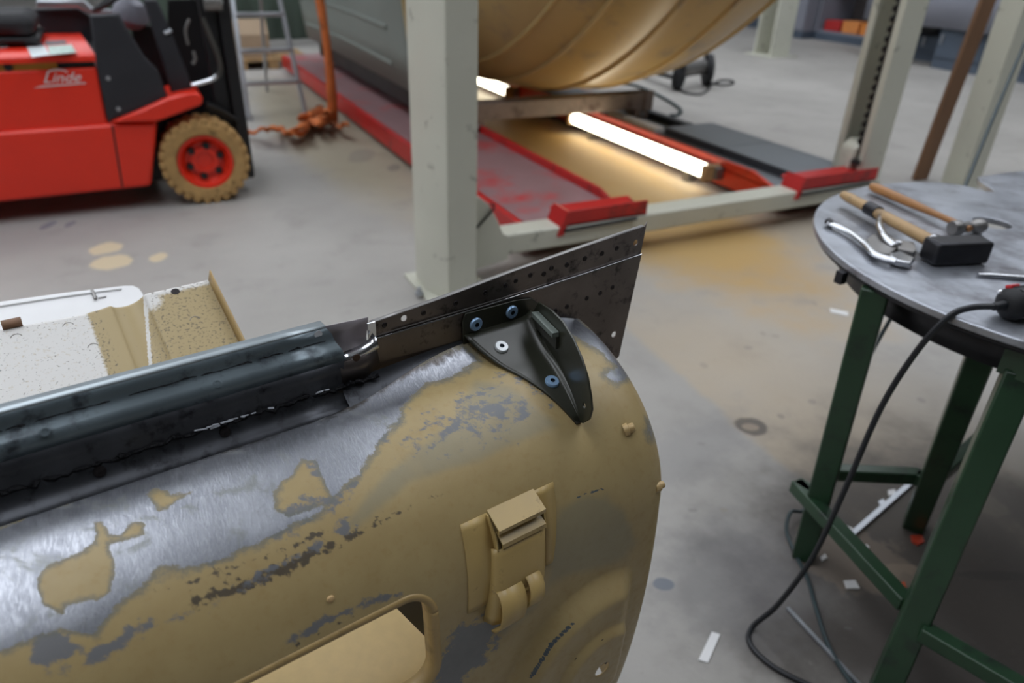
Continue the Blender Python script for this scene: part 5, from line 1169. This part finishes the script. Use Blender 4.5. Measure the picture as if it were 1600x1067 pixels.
# ------------------------------------------------------------------ cupboards at the far side
def cupboard(x0, x1, y0, y1, h, lb, door=None, openx=None, mbody=m_greycab, mbase=m_bluecab, shelves=()):
    t = thing('cupboard', ((x0+x1)/2, (y0+y1)/2, 0), lb, 'cupboard')
    obj('plinth', box(NB(), x0, x1, y0, y1, 0, .14), mbase, t)
    if openx:
        obj('side_panel', box(NB(), x0, x0+.04, y0, y1, .14, h), mbody, t); obj('side_panel', box(NB(), x0, x1, y1-.04, y1, .14, h), mbody, t); obj('side_panel', box(NB(), x0, x1, y0, y0+.04, .14, h), mbody, t)
        obj('back_panel', box(NB(), x1-.04, x1, y0+.04, y1-.04, .14, h), m_darkin, t); obj('shelf', box(NB(), x0+.05, x1-.04, y0+.04, y1-.04, .14, .18), mbody, t); obj('top_board', box(NB(), x0, x1, y0, y1, h, h+.04), mbody, t)
        bpy.data.objects.remove([c for c in t.children if c.name.startswith('side_panel')][0])
    else:
        obj('carcass', box(NB(), x0, x1, y0, y1, .14, h), mbody, t, bevel=.006)
        n = max(1, int(round((y1-y0)/.6)))
        for k in range(n):
            ya, yb = y0+(y1-y0)*k/n, y0+(y1-y0)*(k+1)/n
            d_ = obj('door', box(NB(), x0-.02, x0, ya+.015, yb-.015, .17, h-.03), mbody, t, bevel=.004)
            obj('handle', box(NB(), x0-.05, x0-.02, yb-.10, yb-.07, h*.6, h*.6+.14), m_alu, d_)
    return t
def gg(px_, py_): p = G(px_, py_); return float(p[0]), float(p[1])
a_ = gg(1275, 52); c_ = gg(1322, 62); e_ = gg(1370, 82)
cupboard(12.9, 13.9, 9.95, 11.6, 1.35, 'open grey cupboard with orange and red boxes on its bottom shelf', openx=True)
for k, (yy_, cc, hh_, lb) in enumerate(((11.30, 'b02a2a', .20, 'red box on the bottom shelf of the open cupboard'), (10.85, 'd98a4a', .22, 'orange box on the bottom shelf nearest the red one'), (10.4, 'd9853c', .20, 'orange box at the post end of the open cupboard shelf'))):
    t = obj('storage_box', box(NB(), 13.0, 13.35, yy_-.2, yy_+.18, .18, .18+hh_), mat('box_%d' % k, cc, .5), None, lb, 'box', bevel=.01)
cupboard(12.6, 13.5, 11.65, 12.75, 1.6, 'tall light grey cupboard standing beside the open one')
cupboard(13.2, 14.1, 12.9, 15.2, 1.3, 'blue grey cupboard in the far corner behind the channel post', mbody=m_bluecab)
cupboard(11.7, 12.7, 6.2, 8.0, .62, 'low blue grey cupboard under the grey hanging sheet', mbody=m_bluecab)
cupboard(12.3, 13.3, 8.05, 9.4, .40, 'dark blue grey bench base beside the low cupboard', mbody=m_bluecab)
b = NB(); rows = [[(11.55+.05*sin(y*5), y, z) for y in np.linspace(6.0, 9.4, 30)] for z in (.60, 1.0, 1.5, 2.2)]
o = obj('hanging_sheet', sheet(b, rows), m_greycab, None, 'large pale grey cover sheet hanging over the low cupboard', 'sheet', angle=80); solid(o, .02, 1)
cg_ = gg(1446, 78); mt = thing('grinder_motor', (12.4, 8.7, .44), 'dark machine with an orange cap standing on the bench base', 'machine')
mo = Vector((12.45, 8.75, .44))
b = NB(); fbox(b, mo, (1, 0, 0), (0, 1, 0), (0, 0, 1), -.2, .2, -.28, .28, 0, .35); obj('motor_body', b, m_blackm, mt, bevel=.05)
b = NB(); tube(b, [mo+Vector((-.22, .05, .30)), mo+Vector((-.22, .05, .42))], .10, 16); obj('motor_cap', b, mat('orange_cap', 'c0572a', .5), mt)
# ------------------------------------------------------------------ sets of like things
GROUPS = {'storage_box': 'boxes on the open cupboard shelf', 'cupboard': 'cupboards along the far side of the hall', 'paper_scrap': 'scraps on the floor under the work table', 'tube_lamp': 'tube lamps along the orange runway', 'rubber_plate': 'rubber plates on the orange runway', 'lift_post': 'posts of the neighbouring lifts', 'support_block': 'blocks under the hull', 'flat_bar': 'steel bars on the floor by the table', 'plastic_shard': 'red shards under the table', 'plastic_strip': 'white plastic strips on the floor', 'floor_cable': 'cables on the floor beyond the lift'}
for o in bpy.data.objects:
    k = o.name.split('.')[0]
    if o.parent is None and k in GROUPS: o['group'] = GROUPS[k]
